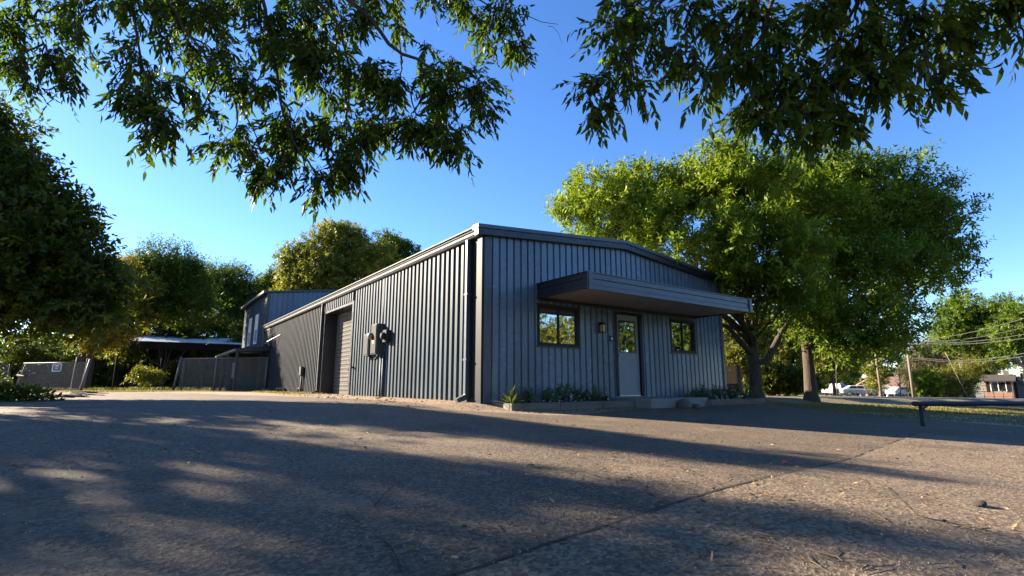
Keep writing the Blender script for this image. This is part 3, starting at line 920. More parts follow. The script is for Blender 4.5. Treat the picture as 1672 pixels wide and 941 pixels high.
def bed(x0, x1, y0, zt, label, joints):
    e = empty('planting_bed', (CX, CY, 0), label, 'planter', 'planting beds along the front wall', TH)
    t = .09
    xs = [x0] + joints + [x1]
    for a, b in zip(xs[:-1], xs[1:]):
        MB().box((a + .004, y0, -.40), (b - .004, y0 + t, zt)).build('edging_board', M['timber_edge'], e, bevel=.012)
    MB().box((x0, y0 + t + .003, -.40), (x0 + t, -.05, zt - .004)).build('edging_board', M['concrete'], e, bevel=.012)
    if x1 > 8: MB().box((x1 - t, y0 + t + .003, -.40), (x1, -.05, zt - .004)).build('edging_board', M['timber_edge'], e, bevel=.012)
    mb = MB()
    nx, ny = int((x1 - x0) / .12), 6
    r = np.random.default_rng(int(x0 * 10) + 5)
    H = r.normal(0, .012, (nx + 1, ny + 1)) + zt - .035
    X = np.linspace(x0 + t + .002, x1 - .01 if x1 < 8 else x1 - t - .002, nx + 1)
    Y = np.linspace(y0 + t + .002, -.055, ny + 1)
    vs = [(X[i], Y[j], H[i, j]) for i in range(nx + 1) for j in range(ny + 1)]
    fs = [(i * (ny + 1) + j, (i + 1) * (ny + 1) + j, (i + 1) * (ny + 1) + j + 1, i * (ny + 1) + j + 1) for i in range(nx) for j in range(ny)]
    mb.poly(vs, fs).build('soil', M['soil'], e, smooth=True)


bed(.22, 4.0, -.80, -.02, 'timber edged planting bed left of the door step', [1.55, 2.9])
bed(6.32, 9.95, -.85, -.05, 'timber edged planting bed right of the door step', [7.6, 8.8])
# ------------------------------------------------------------------ leaves and trees
LEAF4 = [(0, 1, 2), (0, 2, 3)]
LEAF8 = [(0, 3, 2), (0, 2, 1), (1, 2, 5, 4), (2, 3, 6, 5), (4, 5, 7), (5, 6, 7)]


def leaf4(p, ax, n, L, Wd, fold=0.12):
    w = nrm(np.cross(ax, n))
    n = np.cross(w, ax)
    L, Wd = L[:, None], Wd[:, None]
    m = p + ax * L * 0.42
    v = np.stack([p, m + w * Wd * .5 + n * Wd * fold, p + ax * L - n * L * .08, m - w * Wd * .5 + n * Wd * fold], 1)
    return v


def leaf8(p, ax, n, L, Wd, droop):
    w = nrm(np.cross(ax, n))
    n = np.cross(w, ax)
    ts = [0, .30, .30, .30, .66, .66, .66, 1.0]
    ss = [0, -1, 0, 1, -.72, 0, .72, 0]
    out = []
    for t, s in zip(ts, ss):
        out.append(p + ax * (L * t)[:, None] - n * (droop * L * t * t)[:, None] + w * (s * Wd * .5)[:, None] + n * (abs(s) * .22 * Wd)[:, None])
    return np.stack(out, 1)


def unit(r, n):
    return nrm(r.normal(size=(n, 3)))


def PB(u, v, Y, rpx, fx=1.0, fz=1.0, fy=1.0):
    R = rpx * Y / FPX
    return (W(u, v, Y), np.array([R * fx, R * fy, R * fz]))


def sprays(r, C, R, n, shell=0.5, up=0.5, jit=0.55):
    """positions and outward directions over a set of ellipsoids"""
    wt = np.array([np.prod(q) ** (2 / 3) for q in R])
    k = r.choice(len(C), n, p=wt / wt.sum())
    d = unit(r, n)
    rad = (1 - shell) + shell * r.random(n) ** 0.5 * 1.0
    rad = np.where(r.random(n) < .82, rad, r.random(n) * .8 + .1)
    p = C[k] + d * R[k] * rad[:, None]
    g = nrm(d + np.array([0, 0, up]) + r.normal(size=(n, 3)) * jit)
    return p, g, k


def crown(name, mat, parent, origin, blobs, n_spray, seed, leaf=(.16, .07), spray=.6, nleaf=12, sub=15, up=.5, droop=.15, subr=.29, shell=.45, core=.40, out=1.08, flat=1.0):
    r = np.random.default_rng(seed)
    C, R = [], []
    for c, rr in blobs:
        C.append(c); R.append(rr * core)
        d = unit(r, sub)
        d[:, 2] = d[:, 2] * .9 + .12
        for i in range(sub):
            s = r.uniform(.7, 1.25) * subr
            C.append(c + d[i] * rr * r.uniform(.62, out)); R.append(rr * s * np.array([1.15, 1.15, .85]))
    C, R = np.array(C), np.array(R)
    R[:, 2] *= flat
    P, D, K = sprays(r, C, R, n_spray, shell, up)
    ctint = r.random(len(C))
    t = np.linspace(.12, 1.0, nleaf)[None, :, None]
    L = (spray * r.uniform(.6, 1.25, n_spray))[:, None, None]
    side = nrm(np.cross(D, unit(r, n_spray)))
    bn = np.cross(D, side)
    ph = np.arange(nleaf) * 2.4
    sv = side[:, None, :] * np.cos(ph)[None, :, None] + bn[:, None, :] * np.sin(ph)[None, :, None]
    pos = P[:, None, :] + D[:, None, :] * t * L
    pos[..., 2] -= (t[..., 0] ** 2) * L[..., 0] * droop
    ax = D[:, None, :] * .55 + sv * .85 + r.normal(size=pos.shape) * .25
    ax[..., 2] -= droop
    ax = nrm(ax)
    n0 = nrm(np.array([0, 0, 1.0]) * .8 + D[:, None, :] * .5 + r.normal(size=pos.shape) * .45)
    N = n_spray * nleaf
    ln = leaf[0] * r.uniform(.65, 1.2, N)
    v = leaf4((pos - origin).reshape(-1, 3), ax.reshape(-1, 3), n0.reshape(-1, 3), ln, ln * leaf[1] / leaf[0] * r.uniform(.8, 1.2, N))
    tint = np.clip(.30 * ctint[K][:, None] + .45 * r.random((n_spray, 1)) + .30 * r.random((n_spray, nleaf)), 0, 1)
    np_mesh(name, v, 4, LEAF4, mat, parent, tint.reshape(-1))
    return C, R


def curve_pts(a, b, n, sag, r, wob):
    a, b = np.array(a, float), np.array(b, float)
    t = np.linspace(0, 1, n)[:, None]
    p = a * (1 - t) + b * t
    p[:, 2] += sag * np.sin(t[:, 0] * PI)
    p[1:-1] += r.normal(size=(n - 2, 3)) * wob
    return p


def limbs(mb, r, base, fork, tr, blobs, twigs=5, slim=1.0):
    base, fork = np.array(base), np.array(fork)
    H = fork[2] - base[2]
    lean = (fork - base)
    pth = [base - (0, 0, .3), base + lean * .02, base + lean * .12, base + lean * .5 + np.append(r.normal(size=2) * tr * .25, 0), fork]
    mb.tube(pth, [tr * 1.75, tr * 1.45, tr * 1.1, tr * .95, tr * (.40 + .42 * slim)], 14)
    for i, (c, rr) in enumerate(blobs):
        k = r.uniform(.82, 1.0)
        s = base + lean * k
        dist = np.linalg.norm(c - s)
        r0 = tr * r.uniform(.42, .62) * slim
        p = curve_pts(s, c, 7, dist * .07 * r.uniform(-.3, 1.4), r, dist * .022)
        mb.tube(p, list(np.linspace(r0, r0 * .28, 7)), 8)
        for _ in range(twigs):
            d = unit(r, 1)[0]
            d[2] = abs(d[2]) * .8
            s2 = p[int(r.integers(3, 7))]
            e = c + d * rr * r.uniform(.6, .95)
            q = curve_pts(s2, e, 5, np.linalg.norm(e - s2) * .06, r, np.linalg.norm(e - s2) * .03)
            mb.tube(q, list(np.linspace(r0 * .30, r0 * .07, 5)), 5)


def tree(name, label, base, blobs, tr, fork_h, leafm, barkm, n_spray, seed, group=None, cat='tree', lean=(0, 0), twigs=5, slim=1.0, **kw):
    base = np.array(base, float)
    e = empty(name, base, label, cat, group)
    r = np.random.default_rng(seed + 1000)
    mb = MB()
    limbs(mb, r, (0, 0, 0), (lean[0], lean[1], fork_h), tr, [(c - base, rr) for c, rr in blobs], twigs, slim)
    mb.build('trunk', M[barkm], e, smooth=True, fix=False)
    crown('crown', M[leafm], e, base, blobs, n_spray, seed, **kw)
    return e


def with_limbs(e, paths, barkm):
    base = np.array(e.location)
    mb = MB()
    for p, ra in paths:
        mb.tube([np.array(q) - base for q in p], ra, 10)
    return mb.build('limb', M[barkm], e, smooth=True, fix=False)


# the two spreading trees beside the warehouse
ga = gp(1236, 655); YA = ga[1] + 1.2
ga = np.array([ga[0] * YA / ga[1], YA, float(GZ(ga[0] * YA / ga[1], YA))])
Y = YA
bl = [PB(985, 345, Y - 1, 62), PB(945, 352, Y - .5, 34), PB(1060, 335, Y, 70), PB(1095, 400, Y - 1.5, 62), PB(1010, 385, Y, 40), PB(1150, 320, Y - .5, 66), PB(1215, 330, Y - 2.0, 78),
      PB(1180, 410, Y - 2.5, 62), PB(1250, 420, Y - 2.5, 70), PB(1300, 340, Y, 72), PB(1205, 470, Y - 1, 46), PB(1280, 495, Y - 1.5, 52)]
tree('spreading_tree', 'bright green spreading tree on a forked trunk right beside the warehouse corner', ga, bl, .20, 2.1, 'leaf_bright', 'bark', 6400, 21,
     'spreading trees beside the warehouse', leaf=(.19, .075), spray=.62, nleaf=13, up=.8, droop=.05, twigs=6, slim=.6, sub=15, subr=.28, core=.38, out=1.1)
e_ = bpy.data.objects['spreading_tree']
with_limbs(e_, [([ga + (0, 0, 1.5), W(1210, 560, Y), W(1190, 535, Y - .1), W(1165, 525, Y - .1), W(1120, 470, Y)], [.11, .095, .08, .065, .03]),
                ([ga + (0, 0, 1.2), W(1252, 590, Y), W(1275, 545, Y), W(1300, 505, Y), W(1340, 440, Y)], [.135, .12, .10, .08, .035]),
                ([ga + (0, 0, 1.9), W(1232, 540, Y), W(1238, 470, Y), W(1260, 400, Y), W(1285, 350, Y)], [.125, .11, .085, .06, .03]),
                ([ga + (0, 0, 1.9), W(1218, 550, Y), W(1205, 480, Y), W(1190, 420, Y), W(1160, 340, Y)], [.12, .095, .08, .055, .03])], 'bark')
gb = gp(1326, 661); YB = gb[1] + 2.0
gb = np.array([gb[0] * YB / gb[1], YB, float(GZ(gb[0] * YB / gb[1], YB))])
Y = YB
bl = [PB(1330, 300, Y, 56), PB(1385, 330, Y, 78), PB(1400, 285, Y + .5, 42), PB(1460, 330, Y, 72), PB(1520, 365, Y, 60), PB(1550, 405, Y + .5, 40), PB(1470, 420, Y - .5, 68), PB(1390, 430, Y - 1, 66),
      PB(1540, 450, Y + .5, 34), PB(1340, 430, Y - 1, 50), PB(1320, 520, Y - .5, 44), PB(1390, 520, Y - 1.5, 56), PB(1440, 545, Y - 1.5, 44), PB(1470, 500, Y, 40), PB(1370, 565, Y - .5, 30), PB(1460, 560, Y, 24)]
tree('spreading_tree', 'darker green wide tree on a single trunk, right of the forked spreading tree', gb, bl, .20, 2.3, 'leaf_green', 'bark', 5800, 22,
     'spreading trees beside the warehouse', leaf=(.19, .075), spray=.62, nleaf=13, up=.6, droop=.08, twigs=6, slim=.75, sub=15, subr=.27, core=.36, out=1.12)

# big dark tree at the left edge, trunk outside the picture
g0 = np.array([-17.2, 12.2, float(GZ(-17.2, 12.2))])
bl = [PB(-22, 205, 12.8, 26), PB(-8, 285, 12.8, 56), PB(28, 330, 12.4, 50), PB(-2, 225, 13.0, 30), PB(-60, 420, 13, 110), PB(72, 430, 12.6, 68), PB(150, 445, 12.4, 28), PB(5, 472, 12.6, 64),
      PB(98, 490, 12.6, 46), PB(160, 500, 12.6, 30), PB(-90, 510, 13, 62), PB(112, 358, 12.4, 24), PB(150, 520, 12.8, 20)]
tree('shade_tree', 'big dark leafy tree filling the left edge above the chain-link fence', g0, bl, .34, 2.6, 'leaf_dark', 'bark_dark', 4300, 23,
     leaf=(.19, .085), spray=.7, nleaf=13, up=.35, droop=.12, twigs=5, sub=20, subr=.27, core=.42, out=1.15)
# more trees further left that stand between the sun and the lot
for i, (x, y, h, s, n) in enumerate([(-18.0, 11.2, 8.6, 1.9, 820), (-19.5, 7.4, 6.2, 2.2, 800), (-23, 2.5, 8.5, 2.8, 900)]):
    g = np.array([x, y, float(GZ(x, y))])
    r = np.random.default_rng(400 + i)
    bl = [(g + np.array([r.normal() * s * .5, r.normal() * s * .45, h * .42 + k * h * .11]), np.array([s, s, s * .8]) * r.uniform(.5, .75)) for k in range(6)]
    if i == 0:
        def NP(n, h, rad, x=-18.0): return (np.array([x, (n - .383 * x) / .924, h]), np.array([rad * 1.2, rad, rad]))
        bl = [NP(3.1, 6.9, .95), NP(2.5, 6.1, .9, -18.6), NP(3.75, 8.3, .42), NP(3.5, 7.7, .55, -17.6), NP(3.3, 5.6, .8, -17.5), NP(2.9, 4.8, .9, -18.3), NP(2.2, 5.2, .7, -18.8), NP(4.0, 6.2, .5, -17.6), NP(1.9, 7.2, .55, -18.3), NP(1.3, 6.5, .55, -18.6), NP(2.45, 7.8, .45), NP(2.0, 8.2, .36), NP(3.5, 9.0, .32)]
    tree('shade_tree', ['round green tree left of the paved lot', 'leafy green tree at the near left of the paved lot', 'tall green tree behind the left edge of the lot'][i], g, bl, .22, h * .35, 'leaf_mid', 'bark_dark', n, 500 + i,
         leaf=(.24, .11), spray=.6, nleaf=12, twigs=3, sub=12, subr=.26, core=.35, out=1.1)

# trees behind the gate and the carport
def ground_at(u, Y):
    x = (u - 836) / FPX * Y / 1.0
    return np.array([x, Y, float(GZ(x, Y))])


Y = 35
tree('yellowing_tree', 'yellowing autumn tree behind the dark tree at the left', ground_at(135, Y), [PB(200, 448, Y, 24), PB(225, 475, Y, 24), PB(190, 490, Y, 34), PB(212, 515, Y, 28), PB(178, 445, Y, 24), PB(170, 545, Y, 32), PB(190, 540, Y, 20)], .2, 2.2, 'leaf_autumn', 'bark_dark', 2300, 31,
     leaf=(.24, .10), spray=.7, nleaf=12, up=.3)
Y = 38
tree('feathery_tree', 'feathery green tree rising behind the carport, left of the pair', ground_at(152, Y), [PB(258, 455, Y, 30), PB(285, 450, Y, 36), PB(310, 470, Y, 34), PB(265, 500, Y, 40), PB(320, 510, Y, 36), PB(240, 480, Y, 24)], .25, 3.5, 'leaf_mid', 'bark_dark', 3200, 32,
     'feathery trees behind the carport', leaf=(.27, .085), spray=1.2, nleaf=13, up=1.1, droop=.02, shell=.4)
tree('feathery_tree', 'feathery green tree rising behind the carport, right of the pair', ground_at(372, 49), [PB(350, 475, 49, 32), PB(380, 475, 49, 34), PB(400, 500, 49, 32), PB(360, 520, 49, 44), PB(395, 535, 49, 30)], .25, 3.5, 'leaf_mid', 'bark_dark', 3000, 33,
     'feathery trees behind the carport', leaf=(.30, .09), spray=1.2, nleaf=13, up=1.0, droop=.02, shell=.4)
tree('dark_shrub', 'tall dark rounded shrub over the carport roof', ground_at(275, 46), [PB(250, 530, 46, 44), PB(300, 530, 46, 46), PB(275, 505, 46, 34), PB(215, 560, 46, 40), PB(340, 550, 46, 36)], .2, 1.6, 'leaf_dark', 'bark_dark', 3200, 34, cat='shrub',
     leaf=(.26, .12), spray=.6, nleaf=11)
tree('dark_shrub', 'deep shaded shrub under the back of the carport', ground_at(290, 49), [PB(60, 600, 46, 44), PB(10, 600, 46, 40), PB(170, 600, 49, 40), PB(195, 630, 49, 20), PB(255, 630, 49, 22), PB(310, 632, 49, 20), PB(360, 632, 49, 20), PB(20, 630, 46, 22), PB(50, 628, 46, 22), PB(160, 630, 47, 20), PB(178, 630, 48, 20), PB(135, 632, 47, 20), PB(90, 632, 46, 22), PB(220, 605, 49, 36), PB(275, 600, 49, 38), PB(330, 600, 49, 38), PB(385, 600, 49, 36), PB(120, 600, 47, 40), PB(410, 590, 49, 30)], .2, .6, 'leaf_dark', 'bark_dark', 6800, 35, cat='shrub',
     leaf=(.26, .13), spray=.6, nleaf=11)
tree('sunlit_shrub', 'small yellow green shrub in the shade under the carport', ground_at(242, 40), [PB(240, 614, 40, 13), PB(228, 618, 40, 9), PB(252, 618, 40, 9)], .05, .3, 'leaf_olive', 'bark_dark', 260, 36, cat='shrub',
     leaf=(.2, .09), spray=.5, nleaf=10)
tree('sunlit_shrub', 'yellow green sapling beside the two storey building', ground_at(392, 44), [PB(392, 545, 44, 14), PB(390, 565, 44, 12)], .06, 2.0, 'leaf_olive', 'bark_dark', 300, 37, cat='tree', leaf=(.26, .12), spray=.5, nleaf=10)
# trees behind the warehouse roof
Y = 52
tree('roundheaded_tree', 'yellow green tree standing up behind the warehouse roof', ground_at(560, Y), [PB(480, 430, Y, 26), PB(505, 415, Y, 30), PB(540, 400, Y, 30), PB(575, 398, Y, 28), PB(545, 440, Y, 44), PB(600, 430, Y, 34), PB(490, 465, Y, 34), PB(585, 470, Y, 40), PB(525, 480, Y, 40)], .35, 5, 'leaf_olive', 'bark', 4200, 41,
     leaf=(.34, .15), spray=.8, nleaf=12, up=.3, subr=.42)
tree('roundheaded_tree', 'smaller darker tree peeping over the warehouse roof', ground_at(645, Y + 4), [PB(640, 408, Y + 4, 24), PB(620, 425, Y + 4, 24), PB(662, 425, Y + 4, 22), PB(640, 450, Y + 4, 30)], .3, 5, 'leaf_mid', 'bark', 1800, 42,
     leaf=(.34, .15), spray=.8, nleaf=12, up=.3, subr=.42)
tree('low_tree', 'low green tree between the two storey building and the round tree', ground_at(455, 56), [PB(455, 470, 56, 24), PB(435, 478, 56, 18), PB(500, 478, 56, 26)], .2, 4, 'leaf_mid', 'bark', 900, 43, leaf=(.34, .15), spray=.8, nleaf=11)

for i, (x, y, h, lab) in enumerate([(4.5, 27.5, 8.0, 'green tree standing behind the warehouse, hidden behind the bright spreading crown'), (8.5, 33.0, 8.6, 'taller green tree behind the warehouse and the wooden fence')]):
    g = np.array([x, y, float(GZ(x, y))])
    rr_ = np.random.default_rng(820 + i)
    tree('backyard_tree', lab, g, [(g + np.array([rr_.normal() * 1.1, rr_.normal() * 1.6, 4.4 + k * (h - 5.2) / 5]), np.array([1.9, 2.0, 1.3]) * rr_.uniform(.7, .95)) for k in range(6)], .22, 3.4, 'leaf_green', 'bark', 2200, 830 + i, leaf=(.24, .10), spray=.6, nleaf=12)

# middle distance on the right
Y = 36
tree('hedge_tree', 'olive green tree behind the wooden fence panel', ground_at(1200, Y), [PB(1195, 545, Y, 34), PB(1225, 560, Y, 34), PB(1185, 580, Y, 24), PB(1240, 535, Y, 28), PB(1215, 600, Y, 30)], .15, 1.6, 'leaf_olive', 'bark_dark', 2200, 51, leaf=(.22, .09), spray=.6, nleaf=11)
tree('hedge_tree', 'shaded olive tree between the two spreading trunks', ground_at(1275, Y + 3), [PB(1275, 560, Y + 3, 36), PB(1300, 580, Y + 3, 30), PB(1255, 590, Y + 3, 26), PB(1315, 545, Y + 3, 28)], .15, 1.6, 'leaf_olive', 'bark_dark', 2000, 52, leaf=(.22, .09), spray=.6, nleaf=11)
tree('hedge', 'dark shaded hedge along the lawn behind the tree trunks', ground_at(1275, 30), [PB(1255, 622, 30, 22), PB(1285, 625, 30, 24), PB(1312, 625, 30, 22), PB(1235, 625, 31, 18)], .08, .3, 'leaf_dark', 'bark_dark', 1900, 53, cat='hedge', leaf=(.16, .08), spray=.4, nleaf=11)
tree('street_tree', 'light green tree behind the parked cars', ground_at(1352, 62), [PB(1345, 600, 62, 22), PB(1370, 590, 62, 22), PB(1350, 570, 62, 22), PB(1395, 585, 62, 22), PB(1330, 620, 62, 16)], .2, 1.6, 'leaf_olive', 'bark', 1800, 54, leaf=(.3, .13), spray=.7, nleaf=10)
tree('street_tree', 'yellow green tree beyond the wooden poles', ground_at(1425, 66), [PB(1420, 580, 66, 24), PB(1450, 575, 66, 22), PB(1432, 610, 66, 16), PB(1428, 628, 66, 12), PB(1405, 560, 66, 20)], .2, 2, 'leaf_olive', 'bark', 1700, 55, leaf=(.3, .13), spray=.7, nleaf=10)
tree('grey_tree', 'grey olive tree behind the leaning utility pole', ground_at(1505, 70), [PB(1500, 590, 70, 24), PB(1520, 600, 70, 26), PB(1490, 620, 70, 20), PB(1515, 575, 70, 16), PB(1535, 620, 70, 20)], .2, 2, 'leaf_grey', 'bark_pale', 2200, 56, leaf=(.26, .08), spray=.8, nleaf=11)
tree('reddish_tree', 'low reddish tree beyond the grey olive tree', ground_at(1536, 92), [PB(1535, 572, 92, 16), PB(1555, 580, 92, 16), PB(1545, 600, 92, 22)], .2, 3, 'leaf_red', 'bark', 700, 57, leaf=(.4, .2), spray=.8, nleaf=9)
Y = 60
tree('tall_street_tree', 'tall green tree with a bare straight trunk behind the power lines', ground_at(1566, Y), [PB(1572, 505, Y, 26), PB(1555, 530, Y, 32), PB(1600, 520, Y, 28), PB(1590, 550, Y, 34), PB(1540, 545, Y, 22), PB(1615, 545, Y, 20), PB(1575, 490, Y, 14), PB(1560, 560, Y, 24)], .42, 5.4, 'leaf_green', 'bark_pale', 2300, 58, leaf=(.3, .13), spray=.75, nleaf=12, up=.3, subr=.42)
Y = 56
tree('tall_street_tree', 'dark green tree on a pale trunk at the far right edge', ground_at(1668, Y), [PB(1650, 515, Y, 28), PB(1680, 520, Y, 34), PB(1635, 545, Y, 24), PB(1665, 555, Y, 32), PB(1700, 560, Y, 36), PB(1640, 575, Y, 22)], .4, 3.6, 'leaf_green', 'bark_pale', 2100, 59, leaf=(.3, .13), spray=.75, nleaf=12, up=.3, subr=.42)
Y = 58
tree('street_bush', 'bright green bush right of the leaning utility pole', ground_at(1512, Y), [PB(1512, 630, Y, 20), PB(1500, 640, Y, 12), PB(1526, 640, Y, 13), PB(1515, 615, Y, 12)], .08, .3, 'leaf_bright', 'bark', 1300, 60, 'bushes across the street', 'bush', leaf=(.2, .09), spray=.5, nleaf=11)
tree('street_bush', 'feathery dark bush left of the salmon house', ground_at(1562, Y), [PB(1560, 620, Y, 22), PB(1545, 635, Y, 16), PB(1576, 630, Y, 16), PB(1588, 603, Y, 16), PB(1570, 642, Y, 12)], .1, .4, 'leaf_olive', 'bark', 1300, 61, 'bushes across the street', 'bush', leaf=(.24, .07), spray=.9, nleaf=12, up=.1)
tree('street_bush', 'olive bush against the salmon house roof', ground_at(1600, 86), [PB(1600, 588, 80, 18), PB(1620, 592, 80, 16), PB(1585, 585, 80, 18), PB(1640, 588, 80, 16)], .1, 1.4, 'leaf_olive', 'bark', 1300, 62, 'bushes across the street', 'bush', leaf=(.26, .11), spray=.6, nleaf=10)
# a wooded skyline far off: nobody could count it
r = np.random.default_rng(77)
far = []
for i in range(46):
    a = math.radians(-58 + 116 * i / 45 + r.normal() * .8)
    D = r.uniform(125, 160)
    x, y = D * math.sin(a), D * math.cos(a)
    h = r.uniform(7.0, 11.0) * (1.0 if x < 30 else 1.15)
    far.append((np.array([x, y, float(GZ(x, y)) + h * .36]), np.array([r.uniform(5, 8), r.uniform(4, 6), h * .64])))
o = bpy.data.objects.new('distant_woods', None)
bpy.data.objects.remove(o)
crown('distant_woods', M['leaf_mid'], None, np.zeros(3), far, 12000, 78, leaf=(1.1, .6), spray=1.5, nleaf=8, sub=6, subr=.42, core=.75)
tag(bpy.data.objects['distant_woods'], 'distant line of green woods along the horizon', 'woods', kind='stuff')

# trees across the road on the right, which the windows mirror
for i, (x, y, h, s, lm) in enumerate([(33, -3, 9.5, 4.0, 'leaf_olive'), (40, -12, 11, 5.0, 'leaf_olive'), (36, -20, 8, 4.0, 'leaf_autumn'), (48, 2, 10, 4.5, 'leaf_olive'), (42, 12, 8.5, 4.0, 'leaf_mid'), (38, -32, 10, 4.8, 'leaf_olive'), (52, -22, 12, 5.5, 'leaf_mid')]):
    g = np.array([x, y, float(GZ(x, y))])
    r = np.random.default_rng(300 + i)
    bl = [(g + np.array([r.normal() * s * .5, r.normal() * s * .5, h * .12 + k * h * .095]), np.array([s, s, s * .8]) * r.uniform(.6, .85)) for k in range(8)]
    tree('roadside_tree', ['leafy olive tree opposite the front door', 'broad olive tree beyond the lot', 'autumn tree across the lot', 'tall olive tree across the road', 'green tree by the road bend', 'olive tree behind the lot', 'large green tree behind the lot'][i], g, bl, .3, h * .25, lm, 'bark', 2200, 600 + i,
         'trees across the lot mirrored in the windows', leaf=(.5, .26), spray=.9, nleaf=9, twigs=2, core=.85)

# ------------------------------------------------------------------ branches overhead
DOWN = np.array([0, 0, -1.0])


def overhang(name, label, base, trunk_path, trunk_rad, mains, clumps, high, seed, leaf_len, kind_group, dens=1.3, dv=0):
    base = np.array(base, float)
    e = empty(name, base, label, 'tree', kind_group)
    r = np.random.default_rng(seed)
    mb = MB()
    mb.tube([np.array(p) - base for p in trunk_path], trunk_rad, 14)
    mb.build('trunk', M['bark'], e, smooth=True, fix=False)
    br = MB()
    nodes = []
    for path, ra, rb in mains:
        P = np.array([W(*q) if len(q) == 3 and q[2] > 0 and not isinstance(q, np.ndarray) else np.array(q) for q in path])
        k = len(P)
        d = np.concatenate([[0], np.cumsum(np.linalg.norm(np.diff(P, axis=0), axis=1))])
        s = np.linspace(0, d[-1], max(int(d[-1] / .18), 6))
        Q = np.stack([np.interp(s, d, P[:, j]) for j in range(3)], -1)
        for _ in range(3): Q[1:-1] = (Q[:-2] + 2 * Q[1:-1] + Q[2:]) / 4
        Q[1:-1] += r.normal(size=Q[1:-1].shape) * .010
        br.tube(Q - base, list(np.linspace(ra, rb, len(Q))), 8)
        nodes.append(Q)
    nodes = np.concatenate(nodes)
    pos, dirs = [], []
    for (u, v, Yd, rp, n) in clumps:
        c = W(u, v - dv, Yd)
        R = rp * Yd / FPX
        near = nodes[np.argmin(np.linalg.norm(nodes - (c + (0, 0, .25)), axis=1))]
        L = np.linalg.norm(c - near)
        if L > .05:
            q = curve_pts(near, c, 7, L * .10, r, L * .03)
            br.tube(q - base, list(np.linspace(.013, .006, 7)), 5)
            nodes = np.concatenate([nodes, q])
        subs = [c + unit(r, 1)[0] * R * np.array([1, .9, .9]) * r.uniform(.25, .85) for _ in range(max(3, n // 9))]
        for sgo in subs:
            q = curve_pts(c, sgo, 4, .02, r, .015)
            br.tube(q - base, [.006, .005, .004, .003], 4)
        for _ in range(int(n * dens)):
            sgo = subs[int(r.integers(len(subs)))]
            p = sgo + unit(r, 1)[0] * R * .22 * r.random() ** .5
            out = p - c
            d = np.array([out[0], out[1], 0]) / max(R, .1) * .7 + r.normal(size=3) * .45
            d[2] -= .55
            pos.append(p); dirs.append(d)
            if r.random() < .35:
                br.tube([sgo - base, (sgo + p) / 2 - base + (0, 0, .015), p - base], [.0035, .003, .002], 3, cap=False)
    br.build('branch', M['bark_dark'], e, smooth=True, fix=False)
    P, D = np.array(pos), nrm(np.array(dirs))
    S, nl = len(P), 9
    RL = r.uniform(.17, .30, S)
    t = np.linspace(.22, 1.0, nl)
    pp = P[:, None, :] + D[:, None, :] * (t[None, :] * RL[:, None])[..., None] + DOWN * ((t ** 2)[None, :] * RL[:, None] * .28)[..., None]
    side = nrm(np.cross(D, DOWN + r.normal(size=(S, 3)) * .35))
    sg = np.where(np.arange(nl) % 2 == 0, 1.0, -1.0)
    sg[-1] = 0
    ax = D[:, None, :] * .50 + side[:, None, :] * sg[None, :, None] * .58 + DOWN * .80 + r.normal(size=(S, nl, 3)) * .26
    ax = nrm(ax)
    nn = nrm(np.cross(side, D)[:, None, :] * 1.0 + r.normal(size=(S, nl, 3)) * .45)
    N = S * nl
    keep = r.random(N) < .92
    ln = leaf_len * r.uniform(.6, 1.2, N)
    v = leaf8((pp - base).reshape(-1, 3), ax.reshape(-1, 3), nn.reshape(-1, 3), ln, ln * r.uniform(.27, .37, N), r.uniform(-.05, .42, N))[keep]
    tint = np.clip(.55 * r.random((S, 1)) + .45 * r.random((S, nl)), 0, 1).reshape(-1)[keep]
    np_mesh('leaves', v, 8, LEAF8, M['leaf_near'], e, tint, smooth=True)
    # rachis of every compound leaf: thin three sided stems
    side2 = nrm(np.cross(side, D))
    tri = [(math.cos(a) * .0016, math.sin(a) * .0016) for a in (0, 2.1, 4.2)]
    vs = []
    for tt, sc in ((0, 1.2), (.55, 1.0), (1.0, .5)):
        c = P + D * (tt * RL)[:, None] + DOWN * (tt ** 2 * RL * .28)[:, None] - base
        for a, b in tri: vs.append(c + side * a * sc + side2 * b * sc)
    np_mesh('leaf_stalks', np.stack(vs, 1), 9, [(0, 1, 4, 3), (1, 2, 5, 4), (2, 0, 3, 5), (3, 4, 7, 6), (4, 5, 8, 7), (5, 3, 6, 8)], M['bark_dark'], e)
    if high:
        crown('crown', M['leaf_near'], e, base, high, 1500, seed + 5, leaf=(.15, .06), spray=.45, nleaf=12, up=.0, droop=.35)
    return e


def zat(x, y): return float(GZ(x, y))


